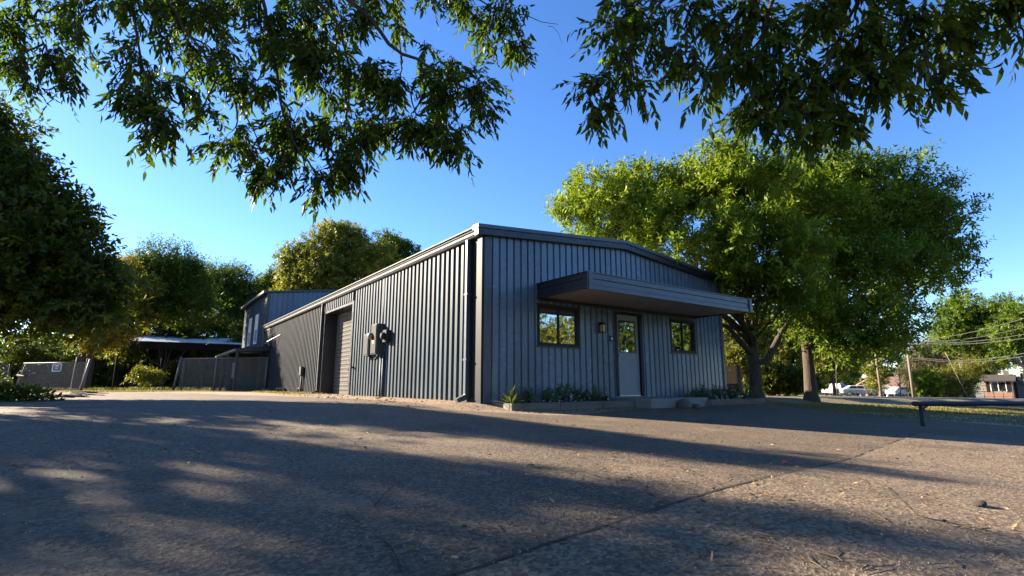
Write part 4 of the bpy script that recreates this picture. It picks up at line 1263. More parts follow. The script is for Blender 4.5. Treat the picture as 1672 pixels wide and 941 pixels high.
lb = np.array([-5.6, -1.6, zat(-5.6, -1.6)])
clL = [  # (u, v, distance, radius px, compound leaves)
    (20, 60, 5.6, 60, 46), (70, 110, 5.4, 40, 30), (105, 145, 5.4, 26, 12), (120, 30, 5.4, 46, 22), (15, 130, 5.4, 24, 8), (60, 20, 5.6, 50, 26), (120, 95, 5.3, 22, 7),
    (230, 40, 5.1, 60, 46), (215, 110, 4.9, 48, 34), (240, 165, 4.8, 42, 32), (285, 205, 4.8, 42, 32), (300, 150, 4.9, 44, 26), (250, 235, 4.7, 22, 8), (205, 160, 4.8, 24, 9), (275, 90, 5.0, 44, 26),
    (340, 30, 5.2, 70, 52), (350, 105, 5.1, 46, 30), (420, 60, 5.1, 66, 56), (420, 150, 5.0, 58, 50), (385, 225, 4.9, 40, 30), (410, 270, 4.8, 32, 22), (480, 215, 4.9, 60, 62), (470, 285, 4.8, 40, 34),
    (515, 300, 4.8, 32, 22), (520, 130, 5.0, 60, 60), (510, 50, 5.2, 66, 60), (590, 40, 5.2, 56, 46), (590, 130, 5.0, 58, 60), (560, 225, 4.9, 52, 50), (540, 265, 4.8, 40, 32), (610, 205, 4.9, 42, 34), (600, 240, 4.8, 26, 14),
    (655, 150, 5.0, 48, 44), (680, 205, 4.9, 44, 40), (720, 230, 4.9, 42, 38), (745, 255, 4.8, 22, 10), (745, 170, 5.0, 44, 36), (785, 190, 4.9, 28, 14), (785, 145, 5.0, 36, 22), (735, 120, 5.1, 34, 18), (650, 60, 5.2, 26, 10), (700, 155, 5.0, 40, 28),
    (700, 10, 5.4, 36, 20), (770, 15, 5.4, 44, 28), (820, 30, 5.3, 42, 30), (845, 75, 5.2, 30, 20), (800, 75, 5.2, 24, 8), (855, 100, 5.1, 16, 5), (640, 10, 5.4, 40, 20), (330, 195, 4.9, 22, 7), (520, 325, 4.8, 14, 5),
    (250, -60, 5.2, 80, 50), (420, -60, 5.3, 80, 50), (600, -60, 5.4, 80, 46), (760, -60, 5.5, 70, 40), (60, -60, 5.6, 80, 46), (170, 20, 5.3, 44, 26), (290, 5, 5.3, 50, 34), (520, 5, 5.4, 54, 40), (380, 5, 5.3, 54, 40), (690, 100, 5.1, 24, 8), (460, 100, 5.0, 46, 36), (10, 90, 5.6, 46, 34), (45, 150, 5.5, 24, 10)]
c0 = lb + np.array([.3, .6, 4.6])
mainsL = [([lb + (0, 0, 3.2), c0, np.array([-4.0, 2.2, 5.0]), (380, -160, 5.0), (470, -40, 5.0), (590, 5, 4.9), (645, 90, 5.0), (700, 105, 5.05), (770, 150, 5.0)], .11, .010),
          ([(380, -160, 5.0), (430, 0, 5.0), (450, 110, 4.95), (465, 200, 4.9), (500, 280, 4.8)], .030, .006),
          ([np.array([-4.0, 2.2, 5.0]), (200, -150, 5.0), (270, 0, 5.0), (330, 85, 4.95), (404, 186, 4.9), (425, 250, 4.8)], .040, .005),
          ([(200, -150, 5.0), (215, 0, 5.0), (230, 100, 4.9), (260, 180, 4.8)], .025, .005),
          ([np.array([-4.0, 2.2, 5.0]), (0, -120, 5.4), (40, 0, 5.4), (80, 90, 5.4)], .035, .005),
          ([(470, -40, 5.0), (560, 40, 5.0), (575, 130, 4.95), (560, 230, 4.9)], .022, .005),
          ([(590, 5, 4.9), (700, -30, 5.3), (800, 10, 5.3), (862, 30, 5.2), (895, 43, 5.2), (912, 40, 5.2)], .020, .0025),
          ([(895, 43, 5.2), (910, 42, 5.2), (914, 55, 5.2), (917, 70, 5.2)], .003, .0015)]
hiL = [(np.array([-4.2, 1.5, 6.6]), np.array([2.0, 1.8, 1.2])), (np.array([-2.0, 2.8, 7.2]), np.array([1.8, 1.6, 1.1])), (np.array([-6.5, -1.5, 6.8]), np.array([2.2, 2.2, 1.4]))]
overhang('overhanging_tree', 'tree whose long leafy branches hang across the upper left over the lot', lb, [lb - (0, 0, .3), lb + (0.02, .02, .3), lb + (.05, .1, 1.8), lb + (0, 0, 3.2), lb + (-.2, -.3, 5.8)], [.36, .30, .25, .22, .12], mainsL, clL, hiL, 61, .102, 'trees with branches overhead', 1.45, 18)

rb = np.array([6.4, -1.2, zat(6.4, -1.2)])
clR = [
    (985, 200, 4.3, 30, 16), (970, 165, 4.3, 24, 10), (1010, 150, 4.3, 40, 26), (1040, 170, 4.25, 26, 12), (1000, 90, 4.4, 36, 22), (1040, 105, 4.35, 42, 26), (1060, 50, 4.4, 50, 36), (1020, 30, 4.5, 38, 20), (960, 190, 4.3, 12, 4),
    (1120, 40, 4.4, 50, 36), (1120, 110, 4.3, 40, 26), (1155, 150, 4.2, 34, 22), (1150, 185, 4.2, 16, 6), (1180, 70, 4.3, 52, 42), (1210, 130, 4.2, 48, 40), (1220, 200, 4.1, 34, 26), (1240, 40, 4.3, 52, 40),
    (1275, 110, 4.2, 54, 52), (1270, 180, 4.1, 46, 44), (1310, 215, 4.0, 40, 34), (1320, 250, 4.0, 16, 6), (1255, 225, 4.05, 28, 16), (1345, 150, 4.1, 54, 54), (1330, 60, 4.2, 56, 50), (1370, 205, 4.0, 36, 28), (1400, 215, 4.0, 14, 4),
    (1400, 90, 4.1, 52, 48), (1420, 150, 4.0, 40, 34), (1400, 20, 4.1, 56, 46), (1470, 60, 4.0, 54, 46), (1480, 125, 4.0, 42, 34), (1520, 165, 3.95, 28, 16), (1495, 185, 3.95, 14, 5), (1545, 90, 4.0, 44, 32), (1550, 30, 4.0, 50, 36), (1560, 145, 3.95, 20, 8),
    (1610, 30, 4.0, 44, 28), (1600, 75, 4.0, 24, 9), (1655, 20, 3.9, 40, 24), (1665, 75, 3.9, 24, 10), (1675, 105, 3.9, 14, 4), (1450, 170, 4.0, 20, 8), (1340, 285, 4.0, 8, 2),
    (1080, -60, 4.5, 80, 46), (1250, -60, 4.3, 80, 50), (1420, -60, 4.1, 80, 50), (1600, -60, 4.0, 80, 46), (1730, 40, 3.9, 60, 30)]
c1 = rb + np.array([-.3, .6, 4.4])
mainsR = [([rb + (0, 0, 3.0), c1, np.array([4.6, 1.6, 4.6]), (1380, -160, 4.1), (1300, -60, 4.2), (1240, 30, 4.25), (1247, 133, 4.2), (1262, 200, 4.1)], .10, .007),
          ([np.array([4.6, 1.6, 4.6]), (1480, -140, 4.0), (1400, 0, 4.1), (1350, 100, 4.1), (1325, 200, 4.0)], .04, .005),
          ([(1300, -60, 4.2), (1180, -50, 4.4), (1070, 0, 4.4), (1030, 90, 4.35), (995, 180, 4.3)], .03, .004),
          ([(1240, 30, 4.25), (1190, 60, 4.3), (1150, 120, 4.25), (1150, 170, 4.2)], .015, .004),
          ([(1480, -140, 4.0), (1520, 0, 4.0), (1500, 80, 4.0), (1510, 150, 3.95)], .03, .004),
          ([(1480, -140, 4.0), (1620, -60, 3.95), (1660, 20, 3.9), (1670, 80, 3.9)], .025, .004)]
hiR = [(np.array([4.5, 1.2, 6.0]), np.array([1.8, 1.6, 1.1])), (np.array([7.0, -1.5, 6.4]), np.array([2.2, 2.2, 1.4]))]
overhang('overhanging_tree', 'tree whose large drooping leaves hang across the upper right over the lot', rb, [rb - (0, 0, .3), rb + (.02, .02, .3), rb + (-.05, .05, 1.6), rb + (0, 0, 3.0), rb + (.2, -.3, 5.4)], [.34, .28, .23, .2, .1], mainsR, clR, hiR, 62, .114, 'trees with branches overhead', 1.0, 36)
# ------------------------------------------------------------------ bedding plants
def bed_x(u, y):
    """warehouse x of a direction of view at a distance y from the front wall"""
    k = (u - 836) / FPX / 1.015
    o = B(0, y)
    return (k * o[1] - o[0]) / (FX - k * FY)


def spiky(name, label, x, y, z, n, L, Wd, matn, seed, group=None, spread=1.0):
    b = B(x, y)
    e = empty(name, (b[0], b[1], z), label, 'plant', group)
    r = np.random.default_rng(seed)
    az = np.arange(n) * 2.39996 + r.normal(size=n) * .2
    el = np.radians(82 - 72 * spread * (np.arange(n) / n) ** .8 + r.normal(size=n) * 6)
    ax = np.stack([np.cos(az) * np.cos(el), np.sin(az) * np.cos(el), np.sin(el)], -1)
    up = np.tile([0, 0, 1.0], (n, 1)) + r.normal(size=(n, 3)) * .05
    p = ax * .02 * np.array([1, 1, 0])
    ln = L * r.uniform(.75, 1.12, n)
    np_mesh('blades', leaf8(p, ax, up, ln, Wd * r.uniform(.85, 1.2, n), r.uniform(.02, .28, n)), 8, LEAF8, M[matn], e, r.random(n), smooth=True)
    MB().lathe((0, 0, -.05), [(.03, 0), (.05, .05), (.035, .10), (.01, .13)], 10).build('stem', M['bark_pale'], e)
    return e


def bushy(name, label, x, y, z, rad, h, n, seed, flowers=0, group=None, matn='leaf_bed', L=.11, Wd=.035):
    b = B(x, y)
    e = empty(name, (b[0], b[1], z), label, 'plant', group)
    r = np.random.default_rng(seed)
    ns = max(5, n // 14)
    sd = unit(r, ns); sd[:, 2] = np.abs(sd[:, 2]) + .45; sd = nrm(sd)
    tip = sd * np.array([rad, rad, h]) * r.uniform(.6, 1.05, (ns, 1))
    mb = MB()
    for q in tip: mb.tube([(0, 0, -.02), q * .5 + (0, 0, .02), q], [.007, .005, .003], 4)
    mb.build('stems', M['bark_dark'], e)
    k = r.integers(0, ns, n)
    t = r.uniform(.25, 1, n)[:, None]
    p = tip[k] * t + r.normal(size=(n, 3)) * .012
    ax = nrm(sd[k] * .5 + unit(r, n) * .8)
    up = nrm(np.array([0, 0, 1.0]) + r.normal(size=(n, 3)) * .5)
    ln = L * r.uniform(.6, 1.2, n)
    np_mesh('leaves', leaf8(p, ax, up, ln, ln * Wd / L, r.uniform(.0, .3, n)), 8, LEAF8, M[matn], e, r.random(n), smooth=True)
    if flowers:
        fr = unit(r, flowers); fr[:, 2] = np.abs(fr[:, 2]) * .8; fr[:, 1] -= .35; fr[:, 0] += .2
        fc = nrm(fr) * np.array([rad, rad, h]) * r.uniform(.75, 1.02, (flowers, 1))
        m = 5
        a = np.arange(m) * 2 * PI / m
        ax = np.stack([np.cos(a), np.sin(a), np.full(m, .35)], -1)[None] + r.normal(size=(flowers, m, 3)) * .25
        pp = np.repeat(fc[:, None], m, 1)
        N = flowers * m
        upf = nrm(np.array([.25, -.6, .8]) + r.normal(size=(N, 3)) * .3)
        v = leaf4(pp.reshape(-1, 3), nrm(ax.reshape(-1, 3)), upf, np.full(N, .028), np.full(N, .020))
        np_mesh('blossoms', v, 4, LEAF4, M['petal'], e, r.random(N))
    return e


zt = -.05
spiky('yucca', 'pale green spiky yucca at the sunlit left end of the planting bed', bed_x(834, -.55), -.55, zt, 60, .44, .038, 'leaf_yucca', 1)
for i, (u, y, rad, h, fl, lab) in enumerate([
        (863, -.40, .20, .30, 0, 'small dark leafy plant just right of the sunlit yucca'),
        (893, -.45, .24, .32, 5, 'dark bushy plant second from the sunlit yucca'),
        (918, -.40, .27, .42, 14, 'tallest dark bush with white flowers in the left bed'),
        (946, -.42, .24, .34, 12, 'dark bush with white flowers beside the spiky agave left of the step'),
        (905, -.62, .17, .16, 10, 'low white flowering plant at the front of the left bed'),
        (985, -.55, .16, .14, 10, 'low white flowering plant at the step end of the left bed')]):
    bushy('bedding_plant', lab, bed_x(u, y), y, zt, rad * 1.2, h * 1.28, 280 if h > .2 else 130, 20 + i, fl, 'bedding plants along the front wall')
spiky('agave', 'grey green spiky agave left of the door step', bed_x(970, -.42), -.42, zt, 46, .48, .05, 'leaf_bed', 3)
zt = -.08
spiky('agave', 'small spiky plant nearest the step in the right bed', bed_x(1121, -.40), -.40, zt, 30, .34, .04, 'leaf_yucca', 4)
for i, (u, y, rad, h, fl, lab) in enumerate([
        (1143, -.40, .27, .36, 3, 'dark leafy plant beside the small spiky plant right of the step'),
        (1168, -.42, .30, .38, 12, 'dark bush with white flowers in the middle of the right bed'),
        (1192, -.42, .30, .38, 6, 'dark leafy bush at the warehouse corner'),
        (1160, -.65, .18, .17, 12, 'low white flowering plant at the front of the right bed')]):
    bushy('bedding_plant', lab, bed_x(u, y), y, zt, rad * 1.2, h * 1.28, 280 if h > .2 else 130, 40 + i, fl, 'bedding plants along the front wall')
spiky('agave', 'spiky agave at the far right end of the right bed', bed_x(1216, -.45), -.45, zt, 44, .5, .045, 'leaf_yucca', 6)


def rock(name, label, u, y, size, sq, seed, cat='stone', group='stones beside the door step', mt='stone'):
    x = bed_x(u, y)
    b = B(x, y)
    import bmesh
    bm = bmesh.new()
    bmesh.ops.create_icosphere(bm, subdivisions=3, radius=1)
    r = np.random.default_rng(seed)
    dd = unit(r, 9)
    am = r.uniform(.06, .22, 9)
    for v in bm.verts:
        n = np.array(v.co)
        s = 1 + sum(a * max(0, n @ d) ** 3 for a, d in zip(am, dd)) - .12 * max(0, -n[2])
        v.co = Vector(n * s * np.array(sq) * size)
    me = bpy.data.meshes.new(name); bm.to_mesh(me); bm.free()
    me.materials.append(M[mt])
    o = bpy.data.objects.new(name, me); COL.objects.link(o)
    o.location = (b[0], b[1], float(GZ(b[0], b[1])) + size * sq[2] * .72)
    o.rotation_euler = (0, 0, r.uniform(0, 6))
    return tag(o, label, cat, group)


rock('stone', 'dark rounded stone leaning on the right part of the step', 1115, -1.48, .17, (1.2, .8, .85), 5)
rock('stone', 'flat brown stone lying between the dark stone and the bent roof tile', 1132, -1.55, .11, (1.3, .9, .6), 6)
# half round clay ridge tile lying against the bed
bx = bed_x(1150, -1.2)
b = B(bx, -1.2)
e = empty('ridge_tile', (b[0], b[1], float(GZ(*b))), 'curved brown ridge tile lying against the right end of the step', 'roof tile', rz=TH + .5)
mb = MB()
N_ = 12
out = [(.20 * math.cos(a), .19 * math.sin(a)) for a in np.linspace(0.05, PI - .05, N_)]
inn = [(.165 * math.cos(a), .155 * math.sin(a)) for a in np.linspace(PI - .05, 0.05, N_)]
mb.prism(out + inn, -.13, .22, 'y')
mb.build('tile_shell', M['stone'], e)
mb = MB().prism([(x * 1.08, z * 1.08) for x, z in out] + [(x * 1.22, z * 1.22) for x, z in out[::-1]], .18, .22, 'y')
mb.build('tile_lip', M['timber_edge'], e)

# ------------------------------------------------------------------ pipe rail
pr = gp(1503, 697)
Yr = pr[1]
zr = W(1503, 660, Yr)[2]
e = empty('pipe_rail', pr, 'low navy painted pipe rail at the edge of the lot', 'barrier')
mb = MB()
end = np.array([pr[0] + 6.4, pr[1] + .25, zr + .02])
path = [np.array([-.07, 0, zr - pr[2] + .005]), np.array([0.02, 0, zr - pr[2] + .005]), end - pr]
mb.tube(path, .048, 14)
mb.build('top_pipe', M['rail'], e, smooth=True)
MB().lathe((-.10, 0, zr - pr[2] + .005), [(.0, -.01), (.03, .0), (.046, .02), (.046, .06)], 14, 'x').build('pipe_cap', M['rail'], e, smooth=True)
for dx, dy in ((0.06, 0.0), (2.9, .11), (5.8, .22)):
    g = float(GZ(pr[0] + dx, pr[1] + dy)) - pr[2]
    pst = MB().tube([(dx, dy, g - .3), (dx, dy, zr - pr[2] - .02)], .039, 12).build('post', M['rail'], e, smooth=True)
    MB().tube([(dx + .01, dy, zr - pr[2] - .20), (dx + .06, dy, zr - pr[2] - .08), (dx + .14, dy, zr - pr[2] - .03)], [.02, .022, .02], 8).build('brace', M['rail'], pst, smooth=True)

# ------------------------------------------------------------------ chain link fence and gate
def chain_panel(mb, a, b, z0, z1, lean=(0, 0), pitch=.13, rad=.0055):
    a, b = np.array(a, float), np.array(b, float)
    L = np.linalg.norm(b - a)
    H = z1 - z0
    def P(s, h):
        q = a + (b - a) * s / L
        return (q[0] + lean[0] * h, q[1] + lean[1] * h, q[2] + z0 + h)
    c = -H
    while c < L:
        for sg in (1, -1):
            s0, s1 = max(c, 0), min(c + H, L)
            if s1 - s0 < .02: continue
            h0, h1 = s0 - c, s1 - c
            if sg < 0: h0, h1 = H - h0, H - h1
            mb.beam(P(s0, h0), P(s1, h1), rad * 2, rad * 2, up=(0.3, 0.9, .2))
        c += pitch


gl0, gl1 = gp(22, 639), gp(131, 639.5)
e = empty('chain_link_gate', gl0, 'sagging chain-link gate leaf with a small blue sign left of the drive', 'gate')
lean = ((gl1[1] * (139 - 131) / FPX) / 1.62, 0)
mb = MB()
d_ = gl1 - gl0
chain_panel(mb, (0, 0, 0), d_, .06, 1.60, lean)
mb.build('chain_mesh', M['wire'], e, fix=False)
for q, rr, hh, ln in (((0, 0, 0), .045, 1.62, (.30, 0)), (d_, .065, 1.76, lean)):
    MB().tube([np.array(q) - (0, 0, .1), np.array(q) + (ln[0] * hh, 0, hh)], [rr * 1.15, rr], 10).build('post', M['post_grey'], e, smooth=True)
MB().tube([(lean[0] * 1.6 + .05, 0, 1.60), d_ + np.array([lean[0] * 1.6, 0, 1.60])], .024, 8).tube([(0, 0, .07), d_ + np.array([0, 0, .07])], .02, 8).build('gate_frame', M['post_grey'], e, smooth=True)
MB().tube([(.15, -.1, .9), (.7, -.16, .80), (1.15, -.14, .98), (1.3, -.08, 1.0)], [.07, .08, .07, .03], 8).build('hanging_tube', M['rubber'], e, smooth=True)
sg = empty('notice_sign', gl0 + d_ * .56 + (lean[0] * 1.3, -.06, 1.12), 'small square blue and white notice wired to the chain-link gate', 'sign')
MB().box((-.26, -.01, -.02), (.26, .01, .42)).build('sign_board', M['white'], sg)
MB().box((-.21, -.016, .02), (.21, -.0105, .38)).build('sign_face', M['sign_blue'], sg)
MB().box((-.10, -.02, .26), (.10, -.0165, .32)).box((-.08, -.02, .14), (.06, -.0165, .19)).build('sign_marks', M['white'], sg)
fl0, fl1 = gl0 + (-4.6, -1.2, 0), gl0 + (-.25, -.1, 0)
e = empty('chain_link_fence', fl0, 'chain-link fence run at the far left, half grown over', 'fence', 'chain-link fence runs beside the drive')
mb = MB()
chain_panel(mb, (0, 0, 0), fl1 - fl0, .05, 1.5)
mb.build('chain_mesh', M['wire'], e, fix=False)
for t in (0, .5, .97):
    q = (fl1 - fl0) * t
    MB().tube([q - (0, 0, .1), q + (0.05, 0, 1.55)], .035, 8).build('post', M['rust_bar'], e, smooth=True)
MB().tube([(0, 0, 1.5), fl1 - fl0 + (0, 0, 1.5)], .02, 6).build('top_rail', M['post_grey'], e, smooth=True)

gr0, gr1 = gp(290, 637.6), B(-.12, 22.9)
gr1 = np.array([gr1[0], gr1[1], 0.0])
gr0 = np.array([gr0[0] * 31.5 / gr0[1], 31.5, 0.0])
e = empty('chain_link_fence', gr0, 'tall chain-link fence panel with dark iron bars joining the warehouse', 'fence', 'chain-link fence runs beside the drive')
mb = MB()
d_ = gr1 - gr0
HT = W(300, 586, 31.5)[2]
chain_panel(mb, (0, 0, 0), d_, .05, HT - .02)
mb.build('chain_mesh', M['wire'], e, fix=False)
MB().tube([(0, 0, HT), d_ + np.array([0, 0, HT + .0])], .028, 8).build('top_rail', M['post_grey'], e, smooth=True)
MB().tube([(-.28, 0, -.1), (0, 0, HT + .12)], [.075, .065], 10).build('post', M['post_grey'], e, smooth=True)
MB().tube([(.18, .05, -.1), (.16, .05, HT)], .045, 8).build('post', M['post_grey'], e, smooth=True)
for t, rr, mt in ((.42, .06, 'post_grey'), (.99, .05, 'post_grey')):
    MB().tube([d_ * t - (0, 0, .1), d_ * t + (0.04, 0, HT)], rr, 8).build('post', M[mt], e, smooth=True)
for t in (.49, .58, .68):
    MB().tube([d_ * t + (0, .12, -.1), d_ * t + (.02, .12, HT + .05)], .035, 8).build('iron_bar', M['rust_bar'], e, smooth=True)
mb = MB()
mb.beam((1.9, .5, .1), (2.0, .5, 1.1), .08, .04).beam((1.7, .5, 1.0), (2.5, .5, 1.7), .10, .04)
lp = mb.build('leaning_plank', M['pole_wood'], None)
lp.location = gr0 + (0.4, .6, 0)
tag(lp, 'two old planks leaning behind the tall chain-link fence', 'planks')

# carport behind the gate
c0, c1 = W(188, 562, 40), W(396, 575, 42.5)
cz0 = 3.35
e = empty('carport', (c0[0], c0[1], 0), 'long open carport with a pale metal roof behind the gate', 'carport')
w = c1 - c0
w[2] = 0
u_ = w / np.linalg.norm(w)
bk = np.array([-u_[1], u_[0], 0]) * 6.5
Lc = np.linalg.norm(w)
zf0, zf1 = W(188, 555.5, c0[1])[2], W(394, 563, c1[1])[2]
zb0, zb1 = W(188, 546.5, c0[1] + bk[1])[2], W(396, 553.5, c1[1] + bk[1])[2]
mb = MB()
n = 70
for i in range(n):
    a, b_ = i / n, (i + 1) / n
    for s0, s1, h0, h1 in ((a, a + (b_ - a) * .7, 0, 0), (a + (b_ - a) * .7, a + (b_ - a) * .85, 0, .06), (a + (b_ - a) * .85, b_, .06, 0)):
        f0, f1 = zf0 + (zf1 - zf0) * s0, zf0 + (zf1 - zf0) * s1
        g0_, g1_ = zb0 + (zb1 - zb0) * s0, zb0 + (zb1 - zb0) * s1
        mb.quad(w * s0 + (0, 0, f0 + h0), w * s1 + (0, 0, f1 + h1), w * s1 + bk + (0, 0, g1_ + h1), w * s0 + bk + (0, 0, g0_ + h0))
mb.build('roof', M['carport_roof'], e, fix=False)
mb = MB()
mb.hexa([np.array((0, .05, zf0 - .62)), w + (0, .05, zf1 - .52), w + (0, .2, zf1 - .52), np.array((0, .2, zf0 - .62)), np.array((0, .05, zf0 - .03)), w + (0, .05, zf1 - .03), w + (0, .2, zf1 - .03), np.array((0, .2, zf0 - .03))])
mb.build('shade_beam', M['carport_dark'], e)  # near-black beam stands in for the shade under the roof
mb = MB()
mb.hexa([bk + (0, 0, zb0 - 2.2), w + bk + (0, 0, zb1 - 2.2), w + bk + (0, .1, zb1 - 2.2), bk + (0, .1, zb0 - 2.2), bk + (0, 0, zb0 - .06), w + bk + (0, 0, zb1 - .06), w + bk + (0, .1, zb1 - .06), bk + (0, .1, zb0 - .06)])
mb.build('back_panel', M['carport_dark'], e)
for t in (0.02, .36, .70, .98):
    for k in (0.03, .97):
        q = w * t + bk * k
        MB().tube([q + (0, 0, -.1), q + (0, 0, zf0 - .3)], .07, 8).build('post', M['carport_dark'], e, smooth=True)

# concrete block and leftover slab by the wall
b = B(-.28, 18.4)
cb = MB().box((-.2, -.1, 0), (.2, .1, .045)).box((-.2, -.1, .155), (.2, .1, .2)).box((-.2, -.1, .0455), (-.155, .1, .1545)).box((.155, -.1, .0455), (.2, .1, .1545)).box((-.025, -.1, .0455), (.025, .1, .1545)).build('concrete_block', M['concrete'], None)
cb.location = (b[0], b[1], 0.01); cb.rotation_euler = (0, 0, .4)
tag(cb, 'dark hollow concrete block lying at the foot of the long wall', 'block')
b = B(-.35, 21.5)
rock('stone', 'flat dark stone at the foot of the shaded end of the long wall', 436, 0, .2, (1.4, .8, .4), 15).location = (b[0], b[1], .06)

# ------------------------------------------------------------------ wooden fence panel behind the warehouse
Yw = 24.5
a_, b__ = W(1178, 645, Yw), W(1206, 645, Yw)
gzw = float(GZ(a_[0], Yw))
e = empty('wooden_fence', (a_[0] - .6, Yw, gzw), 'wooden board fence panel with a dark end post behind the warehouse corner', 'fence')
hw = W(1190, 597, Yw)[2] - gzw
wd = b__[0] - a_[0] + .6
mb = MB()
nb = 9
for i in range(nb):
    mb.box((i * wd / nb, 0, .55), ((i + .94) * wd / nb, .03, hw - .28))
mb.build('boards', M['fence_wood'], e)
MB().box((0, -.04, hw - .28), (wd, .05, hw - .22)).box((0, -.02, hw - .20), (wd, .03, hw)).build('top_board', M['fence_wood'], e)
MB().box((0, .01, 0), (wd, .05, .55)).build('shadow_strip', M['bark_dark'], e)  # dark strip stands in for the shadow on the lower fence
MB().box((wd + .0, -.06, -.1), (wd + .13, .07, hw + .02)).build('post', M['trim_dark'], e)
MB().box((wd + .15, -.03, -.1), (wd + .23, .05, hw - .1)).build('post', M['post_grey'], e)

# ------------------------------------------------------------------ poles and cables
def pole(label, u0, v0, u1, v1, Y, r0, arm=None, group='wooden poles across the street', mt='pole_wood', name='utility_pole', below=3.0):
    a, b = W(u0, v0, Y), W(u1, v1, Y)
    a = a + (a - b) / max((b - a)[2], .1) * max(a[2] - float(GZ(a[0], Y)) + .2, 0.0)
    e = empty(name, a, label, 'pole', group)
    MB().tube([(0, 0, -.3), (b - a) * .5, b - a], [r0 * .8, r0 * .72, r0 * .6], 10).build('shaft', M[mt], e, smooth=True)
    if arm:
        t = (b - a) * arm
        ar = MB().beam(t + (-.75, -.12, 0), t + (.75, -.12, .02), .09, .11).build('crossarm', M[mt], e)
        for x in (-.6, -.2, .2, .6):
            MB().lathe(t + (x, -.12, .06), [(.03, 0), (.045, .03), (.03, .06), (.045, .09), (.02, .13)], 8).build('insulator', M['car_grey'], ar)
        MB().tube([t + (-.05, -.25, -.75), t + (-.05, -.25, -.25)], .14, 10).build('transformer', M['car_grey'], e, smooth=True)
    return e, b


Yp = 44
p1, top1 = pole('leaning wooden utility pole carrying the power lines', 1493, 657, 1479, 556, Yp, .15, .96)
pole('wooden pole half hidden by the low dark branches', 1440, 652, 1427, 560, 50, .15)
pole('short wooden stub pole beside the half hidden pole', 1437.5, 648, 1437, 636, 50.5, .12)
pole('slanted pale brace post left of the carport wall', 1447, 648, 1456, 634, 55, .10, group=None, name='brace_post', mt='white')
pole('thin dark pole under the spreading tree by the cars', 1367, 645, 1365, 590, 56, .09, mt='bark_dark')
pole('thin dark pole beside the terracotta roof', 1470, 650, 1469, 612, 58, .10, mt='bark_dark')
pole('thin pole just left of the leaning utility pole', 1483, 652, 1486, 600, 62, .10, mt='bark')
pole('pale slanted strut in front of the bare trunk', 1562, 612, 1543, 575, 56, .06, mt='pole_wood', group=None, name='slanted_strut')
pole('leaning bare sapling trunk right of the white car', 1420, 647, 1405, 620, 54, .07, mt='pole_wood', group=None, name='bare_sapling')
# bent guard post by the street
gpst, _ = pole('short dark guard post at the edge of the street', 1374, 650, 1371, 640, 44, .07, mt='trim_dark', group=None, name='guard_post')
ends = [W(1700, 512, 30), W(1700, 528, 30), W(1700, 541, 30), W(1700, 549, 30), W(1700, 572, 33), W(1700, 577, 33)]
labs = ['topmost power line sagging over the far right trees', 'second power line below the topmost one', 'third power line crossing the tall street tree', 'fourth power line crossing the tall street tree', 'upper of the two low cables in front of the far bushes', 'lower of the two low cables in front of the far bushes']
for i, (q, lab) in enumerate(zip(ends, labs)):
    s = top1 + ((-.6, .6, .2, -.2)[i] if i < 4 else 0, -.12, (-.10 if i < 4 else -1.35 - .1 * (i - 4)))
    t = np.linspace(0, 1, 14)[:, None]
    P = s * (1 - t) + q * t
    P[:, 2] -= np.sin(t[:, 0] * PI) * (.35 if i < 4 else .5)
    o = MB().tube(P, .022, 5).build('power_line', M['cable'], None)
    tag(o, lab, 'cable', 'power lines on the right')
s, q = W(1590, 481, 120), W(1700, 473, 90)
t = np.linspace(0, 1, 8)[:, None]
o = MB().tube(s * (1 - t) + q * t, .03, 5).build('power_line', M['cable'], None)
tag(o, 'thin lone cable high against the sky above the far right trees', 'cable', 'power lines on the right')

# ------------------------------------------------------------------ cars along the street
def wheel(e, x, y, r):
    w_ = MB().lathe((x, y, r), [(r * .72, -.10), (r * .95, -.10), (r, -.06), (r, .06), (r * .95, .10), (r * .72, .10)], 18, 'y').build('wheel', M['rubber'], e, smooth=True)
    MB().lathe((x, y, r), [(.02, -.115), (r * .3, -.115), (r * .70, -.10), (r * .70, .10), (r * .3, .115), (.02, .115)], 14, 'y').build('rim', M['car_grey'], w_)


